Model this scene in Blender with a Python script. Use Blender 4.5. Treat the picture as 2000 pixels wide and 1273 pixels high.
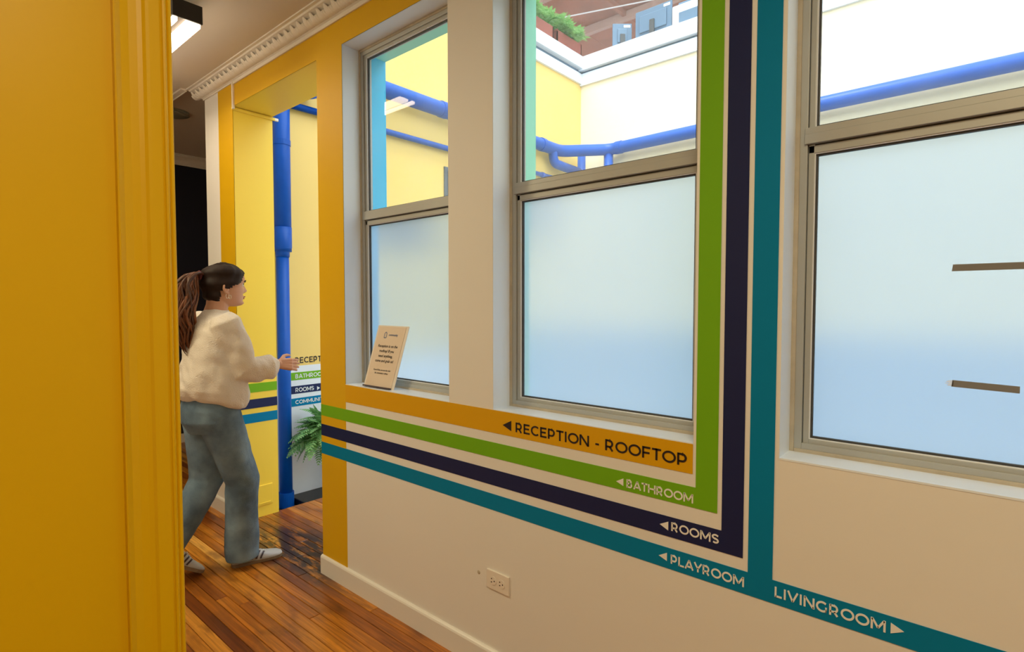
import bpy, bmesh, math, random
from mathutils import Vector, Matrix
random.seed(7)
S = bpy.context.scene
COL = S.collection
for o in list(bpy.data.objects): bpy.data.objects.remove(o)
PI = math.pi

# ------------------------------------------------------------------ camera
cam = bpy.data.cameras.new('camera'); cam_o = bpy.data.objects.new('camera', cam); COL.objects.link(cam_o)
cam.sensor_width = 36.0; cam.lens = 1068.587/2000*36.0; cam.clip_start = 0.02; cam.clip_end = 200
cam_o.location = (0, 0, 1.45)
yaw, pitch, roll = 0.710249, -0.0399373, 0.000243
fwd = Vector((-math.sin(yaw)*math.cos(pitch), math.cos(yaw)*math.cos(pitch), math.sin(pitch)))
rgt = Vector((math.cos(yaw), math.sin(yaw), 0)); up = rgt.cross(fwd)
r2 = rgt*math.cos(roll)+up*math.sin(roll); u2 = up*math.cos(roll)-rgt*math.sin(roll)
cam_o.matrix_world = Matrix(((r2.x, u2.x, -fwd.x, 0), (r2.y, u2.y, -fwd.y, 0), (r2.z, u2.z, -fwd.z, 1.45), (0, 0, 0, 1)))
S.camera = cam_o

# ------------------------------------------------------------------ world, sun, exposure
vs = S.view_settings; vs.view_transform = 'Standard'; vs.look = 'None'; vs.gamma = 1; vs.use_curve_mapping = False
vs.exposure = 0.0
W = bpy.data.worlds.new('sky'); S.world = W; W.use_nodes = True
wn = W.node_tree.nodes; wn['Background'].inputs[0].default_value = (0.74, 0.88, 1.0, 1); wn['Background'].inputs[1].default_value = 3.7
sun = bpy.data.lights.new('sun', 'SUN'); sun.energy = 3.5; sun.angle = math.radians(25); sun.color = (1, 0.97, 0.92)
so = bpy.data.objects.new('sun', sun); COL.objects.link(so)
so.rotation_euler = Vector((-0.25, 0.55, -1.0)).to_track_quat('-Z', 'Y').to_euler()   # light travels along this vector
def area(name, loc, target, sx, sy, power, color):
    l = bpy.data.lights.new(name, 'AREA'); l.shape = 'RECTANGLE'; l.size = sx; l.size_y = sy; l.energy = power; l.color = color
    o = bpy.data.objects.new(name, l); COL.objects.link(o); o.location = loc
    o.rotation_euler = (Vector(target)-Vector(loc)).to_track_quat('-Z', 'Y').to_euler()
    return o
WARM = (1.0, 0.84, 0.53)
area('room_fill_light', (0.5, -0.2, 2.86), (0.5, -0.2, 0), 1.2, 1.2, 46, WARM)  # unseen area lamp added to light the near room
area('corridor_fill_light', (-3.25, -0.15, 2.86), (-3.0, 0.1, 0), 0.35, 0.9, 31, WARM)  # unseen area lamp added to brighten the striped wall

# ------------------------------------------------------------------ materials
def rgb(c, a=1): return (c[0], c[1], c[2], a)
def mat(name, col, rough=0.5, metal=0.0, spec=0.5, bump=0.0, bscale=40, var=0.0, vscale=6, coat=0.0, emit=None, estr=0.0, sheen=0.0):
    m = bpy.data.materials.new(name); m.use_nodes = True; nt = m.node_tree; b = nt.nodes['Principled BSDF']
    b.inputs['Base Color'].default_value = rgb(col); b.inputs['Roughness'].default_value = rough
    b.inputs['Metallic'].default_value = metal; b.inputs['Specular IOR Level'].default_value = spec
    b.inputs['Coat Weight'].default_value = coat
    if sheen: b.inputs['Sheen Weight'].default_value = sheen
    tc = nt.nodes.new('ShaderNodeTexCoord')
    if var:
        n = nt.nodes.new('ShaderNodeTexNoise'); n.inputs['Scale'].default_value = vscale; n.inputs['Detail'].default_value = 5
        nt.links.new(tc.outputs['Object'], n.inputs['Vector'])
        mx = nt.nodes.new('ShaderNodeMix'); mx.data_type = 'RGBA'
        mx.inputs[6].default_value = rgb([c*(1-var) for c in col]); mx.inputs[7].default_value = rgb([min(1, c*(1+var)) for c in col])
        nt.links.new(n.outputs['Fac'], mx.inputs[0]); nt.links.new(mx.outputs[2], b.inputs['Base Color'])
    if bump:
        n2 = nt.nodes.new('ShaderNodeTexNoise'); n2.inputs['Scale'].default_value = bscale; n2.inputs['Detail'].default_value = 4
        nt.links.new(tc.outputs['Object'], n2.inputs['Vector'])
        bp = nt.nodes.new('ShaderNodeBump'); bp.inputs['Strength'].default_value = bump; bp.inputs['Distance'].default_value = 0.004
        nt.links.new(n2.outputs['Fac'], bp.inputs['Height']); nt.links.new(bp.outputs['Normal'], b.inputs['Normal'])
    if emit: b.inputs['Emission Color'].default_value = rgb(emit); b.inputs['Emission Strength'].default_value = estr
    return m
M = {}
M['white'] = mat('white_wall_paint', (0.80, 0.78, 0.74), 0.6, bump=0.25, bscale=14, var=0.02, vscale=2)
M['wlit'] = mat('daylit_white_paint', (0.80, 0.87, 0.96), 0.3, bump=0.1, bscale=20)  # white paint tinted cool, window daylight put into the colour
M['ceil'] = mat('ceiling_paint', (0.66, 0.59, 0.50), 0.7, bump=0.15, bscale=10)
M['trimw'] = mat('white_gloss_paint', (0.80, 0.78, 0.73), 0.35, bump=0.1, bscale=25)
M['plaster'] = mat('plaster_relief', (0.78, 0.74, 0.67), 0.7, var=0.05, vscale=20)
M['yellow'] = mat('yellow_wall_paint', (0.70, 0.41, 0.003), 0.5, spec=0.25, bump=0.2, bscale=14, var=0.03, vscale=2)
M['ylit'] = mat('daylit_yellow_paint', (0.92, 0.66, 0.06), 0.45, bump=0.15, bscale=14)  # paler copy of the wall yellow, daylight put into the colour
M['orange'] = mat('golden_stripe_paint', (0.70, 0.37, 0.002), 0.5, spec=0.25, bump=0.2, bscale=14)
M['door'] = mat('yellow_gloss_paint', (0.72, 0.42, 0.002), 0.36, spec=0.3, bump=0.08, bscale=9, var=0.03, vscale=3)
M['green'] = mat('green_stripe_paint', (0.17, 0.43, 0.008), 0.5, spec=0.25, bump=0.15, bscale=14)
M['navy'] = mat('navy_stripe_paint', (0.010, 0.016, 0.080), 0.45, spec=0.3, bump=0.15, bscale=14)
M['teal'] = mat('teal_stripe_paint', (0.0, 0.20, 0.40), 0.5, spec=0.15, bump=0.15, bscale=14)
M['blk'] = mat('black_letter_vinyl', (0.015, 0.01, 0.012), 0.4)
M['wht'] = mat('white_letter_vinyl', (0.85, 0.84, 0.82), 0.4)
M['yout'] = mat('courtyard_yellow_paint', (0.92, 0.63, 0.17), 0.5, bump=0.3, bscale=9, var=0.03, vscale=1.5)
M['yfar'] = mat('glare_paled_courtyard_yellow', (0.93, 0.80, 0.55), 0.5, bump=0.3, bscale=9, var=0.02, vscale=1.5)  # courtyard yellow bleached, the glare is put into the colour
M['wout'] = mat('courtyard_white_paint', (0.82, 0.84, 0.88), 0.55, bump=0.3, bscale=9)
M['gout'] = mat('courtyard_grey_paint', (0.34, 0.45, 0.56), 0.6)
M['cyan'] = mat('cyan_reveal_paint', (0.0, 0.55, 0.92), 0.5)
M['mint'] = mat('mint_reveal_paint', (0.28, 0.78, 0.56), 0.5)
M['blue'] = mat('blue_pipe_paint', (0.0, 0.085, 0.44), 0.4, spec=0.35, bump=0.2, bscale=30, var=0.15, vscale=12)
M['alu'] = mat('taupe_aluminium', (0.44, 0.45, 0.43), 0.42, metal=0.15, bump=0.05, bscale=60, var=0.05, vscale=5)
M['gasket'] = mat('dark_rubber_gasket', (0.05, 0.05, 0.05), 0.6)
M['caulk'] = mat('aged_caulk', (0.50, 0.44, 0.34), 0.6, var=0.25, vscale=18, bump=0.5, bscale=60)
M['navywall'] = mat('navy_wall_paint', (0.004, 0.006, 0.022), 0.6)
M['black'] = mat('black_metal', (0.015, 0.013, 0.012), 0.45)
M['dark'] = mat('dark_wet_concrete', (0.02, 0.02, 0.022), 0.4, bump=0.4, bscale=30)
M['tube'] = mat('lit_tube', (1, 1, 1), 0.5, emit=(1.0, 0.80, 0.56), estr=14)
M['reflector'] = mat('lamp_reflector', (0.03, 0.018, 0.01), 0.6)
M['lampglass'] = mat('unlit_lamp_glass', (0.25, 0.26, 0.2), 0.3)
M['plastic'] = mat('white_plastic', (0.80, 0.74, 0.66), 0.35)
M['hole'] = mat('socket_slot', (0.02, 0.015, 0.01), 0.6)
M['paper'] = mat('beige_card', (0.74, 0.62, 0.50), 0.6)
M['ink'] = mat('printed_ink', (0.04, 0.035, 0.035), 0.6)
M['inkb'] = mat('printed_ink_blue', (0.10, 0.16, 0.32), 0.6)
M['terra'] = mat('terracotta_board', (0.42, 0.17, 0.10), 0.7, var=0.35, vscale=3)
M['beam'] = mat('pinkish_timber', (0.55, 0.36, 0.28), 0.6, var=0.1)
M['fascia'] = mat('white_fascia_metal', (0.85, 0.88, 0.92), 0.35)
M['planter'] = mat('red_brown_planter', (0.36, 0.10, 0.07), 0.6)
M['soil'] = mat('potting_soil', (0.03, 0.02, 0.015), 0.9, bump=0.8, bscale=80)
M['mon'] = mat('blue_grey_plastic', (0.10, 0.17, 0.25), 0.45)
M['tape'] = mat('tan_masking_tape', (0.62, 0.60, 0.58), 0.7, bump=0.2, bscale=90)
for nm_ in ('tape',):
    nt_ = M[nm_].node_tree; tl_ = nt_.nodes.new('ShaderNodeBsdfTranslucent'); tl_.inputs[0].default_value = (.62, .60, .57, 1); mx_ = nt_.nodes.new('ShaderNodeMixShader'); mx_.inputs[0].default_value = .65
    nt_.links.new(nt_.nodes['Principled BSDF'].outputs[0], mx_.inputs[1]); nt_.links.new(tl_.outputs[0], mx_.inputs[2]); nt_.links.new(mx_.outputs[0], nt_.nodes['Material Output'].inputs[0])
M['skin'] = mat('skin', (0.62, 0.33, 0.21), 0.5, var=0.05, vscale=12)
M['lip'] = mat('lips', (0.48, 0.14, 0.12), 0.4)
M['eye'] = mat('eye_white', (0.8, 0.78, 0.75), 0.2)
M['iris'] = mat('dark_iris', (0.03, 0.015, 0.01), 0.2)
M['hair'] = mat('dark_brown_hair', (0.016, 0.006, 0.004), 0.6, spec=0.3, var=0.5, vscale=30)
M['gold'] = mat('pale_gold', (0.85, 0.75, 0.6), 0.2, metal=1)
M['winf'] = mat('dark_grey_frame', (0.12, 0.13, 0.14), 0.5)
M['wing'] = mat('dark_window_glass', (0.02, 0.03, 0.045), 0.1)
M['knit'] = mat('cream_knit', (0.80, 0.73, 0.64), 0.95, bump=1.0, bscale=180, sheen=0.4)
M['tie'] = mat('dark_red_elastic', (0.09, 0.015, 0.02), 0.8)
M['shoe'] = mat('silver_grey_leather', (0.50, 0.50, 0.52), 0.38, var=0.1, vscale=20)
M['sole'] = mat('gum_rubber_sole', (0.25, 0.18, 0.12), 0.7)
M['stripe'] = mat('dark_shoe_stripe', (0.06, 0.04, 0.05), 0.5)
M['lace'] = mat('pale_lace', (0.75, 0.76, 0.78), 0.8)

def denim():
    m = mat('washed_denim', (0.16, 0.21, 0.27), 0.9, bump=0.6, bscale=260)
    nt = m.node_tree; b = nt.nodes['Principled BSDF']
    n = nt.nodes.new('ShaderNodeTexNoise'); n.inputs['Scale'].default_value = 7; n.inputs['Detail'].default_value = 6
    g = nt.nodes.new('ShaderNodeNewGeometry'); nt.links.new(g.outputs['Position'], n.inputs['Vector'])
    cr = nt.nodes.new('ShaderNodeValToRGB'); cr.color_ramp.elements[0].position = .35; cr.color_ramp.elements[1].position = .68
    cr.color_ramp.elements[0].color = (0.085, 0.14, 0.21, 1); cr.color_ramp.elements[1].color = (0.23, 0.35, 0.47, 1)
    nt.links.new(n.outputs['Fac'], cr.inputs[0]); nt.links.new(cr.outputs[0], b.inputs['Base Color']); return m
M['denim'] = denim()

def ponytail_mat():
    m = mat('auburn_hair', (0.1, 0.03, 0.01), 0.38); nt = m.node_tree; b = nt.nodes['Principled BSDF']
    g = nt.nodes.new('ShaderNodeNewGeometry')
    cr = nt.nodes.new('ShaderNodeValToRGB'); cr.color_ramp.elements[0].color = (0.025, 0.009, 0.006, 1); cr.color_ramp.elements[1].color = (0.22, 0.070, 0.022, 1)
    nt.links.new(g.outputs['Random Per Island'], cr.inputs[0]); nt.links.new(cr.outputs[0], b.inputs['Base Color']); return m
M['pony'] = ponytail_mat()

def leaf_mat(name, c0, c1):
    m = mat(name, c0, 0.5); nt = m.node_tree; b = nt.nodes['Principled BSDF']
    g = nt.nodes.new('ShaderNodeNewGeometry'); cr = nt.nodes.new('ShaderNodeValToRGB')
    cr.color_ramp.elements[0].color = rgb(c0); cr.color_ramp.elements[1].color = rgb(c1)
    nt.links.new(g.outputs['Random Per Island'], cr.inputs[0]); nt.links.new(cr.outputs[0], b.inputs['Base Color'])
    tr = nt.nodes.new('ShaderNodeBsdfTranslucent'); nt.links.new(cr.outputs[0], tr.inputs[0])
    mx = nt.nodes.new('ShaderNodeMixShader'); mx.inputs[0].default_value = 0.25
    out = nt.nodes['Material Output']; nt.links.new(b.outputs[0], mx.inputs[1]); nt.links.new(tr.outputs[0], mx.inputs[2]); nt.links.new(mx.outputs[0], out.inputs[0])
    return m
M['leaf'] = leaf_mat('fern_leaf', (0.12, 0.34, 0.10), (0.40, 0.68, 0.28))
M['leaf2'] = leaf_mat('pale_fern_leaf', (0.20, 0.45, 0.10), (0.45, 0.72, 0.28))

def wood():
    m = bpy.data.materials.new('varnished_floor_boards'); m.use_nodes = True; nt = m.node_tree; N = nt.nodes; L = nt.links
    b = N['Principled BSDF']; g = N.new('ShaderNodeNewGeometry'); oi = N.new('ShaderNodeObjectInfo')
    add = N.new('ShaderNodeMath'); add.operation = 'ADD'; L.new(g.outputs['Random Per Island'], add.inputs[0]); L.new(oi.outputs['Random'], add.inputs[1])
    fr = N.new('ShaderNodeMath'); fr.operation = 'FRACT'; L.new(add.outputs[0], fr.inputs[0])
    cr = N.new('ShaderNodeValToRGB'); e = cr.color_ramp.elements
    e[0].color = (0.17, 0.042, 0.006, 1); e[1].color = (0.86, 0.43, 0.08, 1)
    for p_, c_ in ((0.2, (0.36, 0.105, 0.009, 1)), (0.55, (0.53, 0.18, 0.014, 1)), (0.85, (0.68, 0.27, 0.028, 1))):
        q = e.new(p_); q.color = c_
    L.new(fr.outputs[0], cr.inputs[0])
    # grain along X, offset per board
    mp = N.new('ShaderNodeMapping'); mp.inputs['Scale'].default_value = (1.6, 38, 1)
    sc = N.new('ShaderNodeCombineXYZ'); mu = N.new('ShaderNodeMath'); mu.operation = 'MULTIPLY'; mu.inputs[1].default_value = 37.0
    L.new(fr.outputs[0], mu.inputs[0]); L.new(mu.outputs[0], sc.inputs[0])
    va = N.new('ShaderNodeVectorMath'); va.operation = 'ADD'; L.new(g.outputs['Position'], va.inputs[0]); L.new(sc.outputs[0], va.inputs[1])
    L.new(va.outputs[0], mp.inputs[0])
    n = N.new('ShaderNodeTexNoise'); n.inputs['Scale'].default_value = 1.5; n.inputs['Detail'].default_value = 8; n.inputs['Distortion'].default_value = 1.2
    L.new(mp.outputs[0], n.inputs['Vector'])
    gr = N.new('ShaderNodeValToRGB'); gr.color_ramp.elements[0].position = .3; gr.color_ramp.elements[1].position = .7
    gr.color_ramp.elements[0].color = (0.45, 0.40, 0.38, 1); gr.color_ramp.elements[1].color = (1.15, 1.15, 1.15, 1)
    L.new(n.outputs['Fac'], gr.inputs[0])
    mx = N.new('ShaderNodeMix'); mx.data_type = 'RGBA'; mx.blend_type = 'MULTIPLY'; mx.inputs[0].default_value = 0.9
    L.new(cr.outputs[0], mx.inputs[6]); L.new(gr.outputs[0], mx.inputs[7])
    # knots and blotches
    n2 = N.new('ShaderNodeTexNoise'); n2.inputs['Scale'].default_value = 1.0; n2.inputs['Detail'].default_value = 6
    mpk = N.new('ShaderNodeMapping'); mpk.inputs['Scale'].default_value = (4, 9, 1); L.new(va.outputs[0], mpk.inputs[0]); L.new(mpk.outputs[0], n2.inputs['Vector'])
    k = N.new('ShaderNodeValToRGB'); k.color_ramp.elements[0].position = .54; k.color_ramp.elements[1].position = .74
    k.color_ramp.elements[0].color = (0, 0, 0, 1); k.color_ramp.elements[1].color = (1, 1, 1, 1); L.new(n2.outputs['Fac'], k.inputs[0])
    mx2 = N.new('ShaderNodeMix'); mx2.data_type = 'RGBA'; mx2.inputs[7].default_value = (0.09, 0.022, 0.006, 1)
    kk = N.new('ShaderNodeMath'); kk.operation = 'MULTIPLY'; kk.inputs[1].default_value = .8; L.new(k.outputs[0], kk.inputs[0])
    L.new(kk.outputs[0], mx2.inputs[0]); L.new(mx.outputs[2], mx2.inputs[6])
    # worn dark water stain at the courtyard doorway
    dist = N.new('ShaderNodeVectorMath'); dist.operation = 'DISTANCE'; mp2 = N.new('ShaderNodeMapping'); mp2.inputs['Scale'].default_value = (0.42, 1.25, 1)
    L.new(g.outputs['Position'], mp2.inputs[0]); L.new(mp2.outputs[0], dist.inputs[0]); dist.inputs[1].default_value = (-3.0*0.42, 1.60*1.25, 0)
    mr = N.new('ShaderNodeMapRange'); mr.inputs[1].default_value = 0.36; mr.inputs[2].default_value = 0.16; L.new(dist.outputs['Value'], mr.inputs[0])
    n3 = N.new('ShaderNodeTexNoise'); n3.inputs['Scale'].default_value = 1.0; n3.inputs['Detail'].default_value = 9; n3.inputs['Roughness'].default_value = .7
    mp3 = N.new('ShaderNodeMapping'); mp3.inputs['Scale'].default_value = (5, 16, 1); L.new(g.outputs['Position'], mp3.inputs[0]); L.new(mp3.outputs[0], n3.inputs['Vector'])
    m3 = N.new('ShaderNodeMapRange'); m3.inputs[1].default_value = .40; m3.inputs[2].default_value = .52; L.new(n3.outputs['Fac'], m3.inputs[0])
    st = N.new('ShaderNodeMath'); st.operation = 'MULTIPLY'; L.new(mr.outputs[0], st.inputs[0]); L.new(m3.outputs[0], st.inputs[1])
    mx3 = N.new('ShaderNodeMix'); mx3.data_type = 'RGBA'; mx3.inputs[7].default_value = (0.035, 0.014, 0.016, 1)
    L.new(st.outputs[0], mx3.inputs[0]); L.new(mx2.outputs[2], mx3.inputs[6]); L.new(mx3.outputs[2], b.inputs['Base Color'])
    b.inputs['Roughness'].default_value = 0.32; b.inputs['Coat Weight'].default_value = 0.22; b.inputs['Coat Roughness'].default_value = 0.16
    bp = N.new('ShaderNodeBump'); bp.inputs['Strength'].default_value = .12; bp.inputs['Distance'].default_value = .002
    L.new(n.outputs['Fac'], bp.inputs['Height']); L.new(bp.outputs[0], b.inputs['Normal'])
    return m
M['wood'] = wood()

def fres(N, L):
    lw = N.new('ShaderNodeLayerWeight'); lw.inputs[0].default_value = 0.5
    p = N.new('ShaderNodeMath'); p.operation = 'POWER'; p.inputs[1].default_value = 5; L.new(lw.outputs['Facing'], p.inputs[0])
    q = N.new('ShaderNodeMath'); q.operation = 'MULTIPLY_ADD'; q.inputs[1].default_value = .92; q.inputs[2].default_value = .06; L.new(p.outputs[0], q.inputs[0])
    return q
def clear_glass(name='glare_veil_glass', veil=0.10):
    m = bpy.data.materials.new(name); m.use_nodes = True; nt = m.node_tree; N = nt.nodes; L = nt.links
    N.remove(N['Principled BSDF']); out = N['Material Output']
    tr = N.new('ShaderNodeBsdfTransparent'); tr.inputs[0].default_value = (0.97, 0.985, 0.98, 1)
    gl = N.new('ShaderNodeBsdfGlossy'); gl.inputs['Roughness'].default_value = 0.02
    fr = fres(N, L)
    mx = N.new('ShaderNodeMixShader'); L.new(fr.outputs[0], mx.inputs[0]); L.new(tr.outputs[0], mx.inputs[1]); L.new(gl.outputs[0], mx.inputs[2])
    du = N.new('ShaderNodeBsdfTranslucent'); du.inputs[0].default_value = (0.9, 0.93, 0.95, 1)  # white glare veil over the courtyard, mixed in as translucent haze
    n = N.new('ShaderNodeTexNoise'); n.inputs['Scale'].default_value = 3; n.inputs['Detail'].default_value = 7
    g = N.new('ShaderNodeNewGeometry'); L.new(g.outputs['Position'], n.inputs['Vector'])
    mr = N.new('ShaderNodeMapRange'); mr.inputs[1].default_value = .3; mr.inputs[2].default_value = .7; mr.inputs[3].default_value = veil*.6; mr.inputs[4].default_value = veil*1.4
    L.new(n.outputs['Fac'], mr.inputs[0])
    m2 = N.new('ShaderNodeMixShader'); L.new(mr.outputs[0], m2.inputs[0]); L.new(mx.outputs[0], m2.inputs[1]); L.new(du.outputs[0], m2.inputs[2])
    L.new(m2.outputs[0], out.inputs[0]); return m
M['glass'] = clear_glass()
cl = bpy.data.materials.new('clear_edge_glass'); cl.use_nodes = True
cl.node_tree.nodes.remove(cl.node_tree.nodes['Principled BSDF']); q_ = cl.node_tree.nodes.new('ShaderNodeBsdfTransparent'); q_.inputs[0].default_value = (.97, .99, .98, 1)
cl.node_tree.links.new(q_.outputs[0], cl.node_tree.nodes['Material Output'].inputs[0]); M['clean'] = cl
def frosted():
    m = bpy.data.materials.new('frosted_film_glass'); m.use_nodes = True; nt = m.node_tree; N = nt.nodes; L = nt.links
    N.remove(N['Principled BSDF']); out = N['Material Output']
    tl = N.new('ShaderNodeBsdfTranslucent'); tl.inputs[0].default_value = (0.53, 0.64, 0.77, 1)
    rf = N.new('ShaderNodeBsdfRefraction'); rf.inputs['Roughness'].default_value = 0.40; rf.inputs['IOR'].default_value = 1.30; rf.inputs[0].default_value = (0.62, 0.72, 0.86, 1)
    n = N.new('ShaderNodeTexNoise'); n.inputs['Scale'].default_value = 4; n.inputs['Detail'].default_value = 6
    g = N.new('ShaderNodeNewGeometry'); L.new(g.outputs['Position'], n.inputs['Vector'])
    mr = N.new('ShaderNodeMapRange'); mr.inputs[3].default_value = .32; mr.inputs[4].default_value = .44; L.new(n.outputs['Fac'], mr.inputs[0])
    mx = N.new('ShaderNodeMixShader'); L.new(mr.outputs[0], mx.inputs[0]); L.new(tl.outputs[0], mx.inputs[1]); L.new(rf.outputs[0], mx.inputs[2])
    gl = N.new('ShaderNodeBsdfGlossy'); gl.inputs['Roughness'].default_value = .25
    fr = fres(N, L)
    m2 = N.new('ShaderNodeMixShader'); L.new(fr.outputs[0], m2.inputs[0]); L.new(mx.outputs[0], m2.inputs[1]); L.new(gl.outputs[0], m2.inputs[2])
    L.new(m2.outputs[0], out.inputs[0]); return m
M['frost'] = frosted()

# ------------------------------------------------------------------ mesh helpers
class MB:
    def __init__(s): s.v = []; s.f = []; s.m = []; s.mats = []
    def mi(s, m):
        if m not in s.mats: s.mats.append(m)
        return s.mats.index(m)
    def add(s, vs, fs, m='white'):
        k = len(s.v); s.v += [tuple(v) for v in vs]
        for f in fs: s.f.append(tuple(i+k for i in f)); s.m.append(s.mi(m))
    def box(s, x0, x1, y0, y1, z0, z1, m='white', fm=None):
        # fm: dict of face -> material, faces: -x +x -y +y -z +z
        v = [(x0,y0,z0),(x1,y0,z0),(x1,y1,z0),(x0,y1,z0),(x0,y0,z1),(x1,y0,z1),(x1,y1,z1),(x0,y1,z1)]
        F = {'-z':(0,3,2,1),'+z':(4,5,6,7),'-y':(0,1,5,4),'+x':(1,2,6,5),'+y':(2,3,7,6),'-x':(3,0,4,7)}
        k = len(s.v); s.v += v
        for n, f in F.items():
            s.f.append(tuple(i+k for i in f)); s.m.append(s.mi((fm or {}).get(n, m)))
    def tube(s, pts, rads, seg=12, m='white', cap=True, dome=False):
        pts = [Vector(p) for p in pts]; n = len(pts)
        if not isinstance(rads, (list, tuple)): rads = [rads]*n
        rads = [(r, r) if not isinstance(r, (list, tuple)) else r for r in rads]
        T = [((pts[min(i+1, n-1)]-pts[max(i-1, 0)])).normalized() for i in range(n)]
        ref = Vector((1, 0, 0)) if abs(T[0].x) < .8 else Vector((0, 1, 0))
        if dome:
            a, b = pts[0]-T[0]*min(rads[0])*.6, pts[-1]+T[-1]*min(rads[-1])*.6
            pts = [a]+pts+[b]; rads = [tuple(x*.55 for x in rads[0])]+list(rads)+[tuple(x*.55 for x in rads[-1])]; T = [T[0]]+T+[T[-1]]; n += 2
        rings = []; A = None
        for i in range(n):
            t = T[i]
            if A is None: A = (ref-t*ref.dot(t)).normalized()
            else: A = (A-t*A.dot(t)).normalized()
            B = t.cross(A)
            rings.append([pts[i]+A*math.cos(2*PI*j/seg)*rads[i][0]+B*math.sin(2*PI*j/seg)*rads[i][1] for j in range(seg)])
        vs = [v for r in rings for v in r]; fs = []
        for i in range(n-1):
            for j in range(seg):
                a = i*seg+j; b = i*seg+(j+1) % seg; fs.append((a, b, b+seg, a+seg))
        if cap: fs.append(tuple(range(seg-1, -1, -1))); fs.append(tuple((n-1)*seg+j for j in range(seg)))
        s.add(vs, fs, m)
    def cyl(s, p0, p1, r, seg=20, m='white'): s.tube([p0, p1], r, seg, m)
    def sphere(s, c, r, m='white', seg=14, ring=9, sq=(1, 1, 1)):
        vs = []; fs = []
        for i in range(1, ring):
            th = PI*i/ring
            for j in range(seg):
                ph = 2*PI*j/seg; vs.append((c[0]+r*sq[0]*math.sin(th)*math.cos(ph), c[1]+r*sq[1]*math.sin(th)*math.sin(ph), c[2]+r*sq[2]*math.cos(th)))
        vs.append((c[0], c[1], c[2]+r*sq[2])); vs.append((c[0], c[1], c[2]-r*sq[2])); t = len(vs)-2
        for i in range(ring-2):
            for j in range(seg):
                a = i*seg+j; b = i*seg+(j+1) % seg; fs.append((a, a+seg, b+seg, b))
        for j in range(seg):
            fs.append((t, j, (j+1) % seg)); fs.append((t+1, (ring-2)*seg+(j+1) % seg, (ring-2)*seg+j))
        s.add(vs, fs, m)
    def prism(s, prof, axis, a0, a1, m='white', end0=None, end1=None):
        # prof: closed list of 2D points; axis 'x': prof=(y,z); 'y': prof=(x,z); 'z': prof=(x,y)
        def P(p, a):
            return {'x': (a, p[0], p[1]), 'y': (p[0], a, p[1]), 'z': (p[0], p[1], a)}[axis]
        n = len(prof)
        vs = [P(p, end0(p) if end0 else a0) for p in prof]+[P(p, end1(p) if end1 else a1) for p in prof]
        fs = [(i, (i+1) % n, (i+1) % n+n, i+n) for i in range(n)]+[tuple(range(n-1, -1, -1)), tuple(range(n, 2*n))]
        s.add(vs, fs, m)
    def build(s, name, parent=None, bevel=0, smooth=False, origin=None):
        me = bpy.data.meshes.new(name); v = s.v
        if origin is not None: v = [(a-origin[0], b-origin[1], c-origin[2]) for a, b, c in v]
        me.from_pydata(v, [], s.f)
        for m in s.mats: me.materials.append(M[m])
        me.polygons.foreach_set('material_index', s.m)
        bm = bmesh.new(); bm.from_mesh(me); bmesh.ops.recalc_face_normals(bm, faces=bm.faces)
        if bevel: bmesh.ops.bevel(bm, geom=bm.edges[:], offset=bevel, segments=2, affect='EDGES', profile=.6)
        bm.to_mesh(me); bm.free()
        if smooth: me.polygons.foreach_set('use_smooth', [True]*len(me.polygons))
        o = bpy.data.objects.new(name, me); COL.objects.link(o)
        if origin is not None: o.location = origin
        if parent is not None: attach(o, parent)
        return o
def attach(o, p):
    o.parent = p
    # parents here are never rotated or scaled: subtract accumulated parent location
    q = Vector((0, 0, 0)); r = p
    while r is not None: q += Vector(r.location) if True else q; r = r.parent
    o.location = Vector(o.location)-q
def empty(name, loc=(0, 0, 0)):
    o = bpy.data.objects.new(name, None); o.empty_display_size = .05; o.location = loc; COL.objects.link(o); return o
def tag(o, label, cat, group=None, kind=None):
    o['label'] = label; o['category'] = cat
    if group: o['group'] = group
    if kind: o['kind'] = kind
    return o
def struct(o, label, cat='wall'):
    o['kind'] = 'structure'; o['label'] = label; o['category'] = cat; return o

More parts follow.
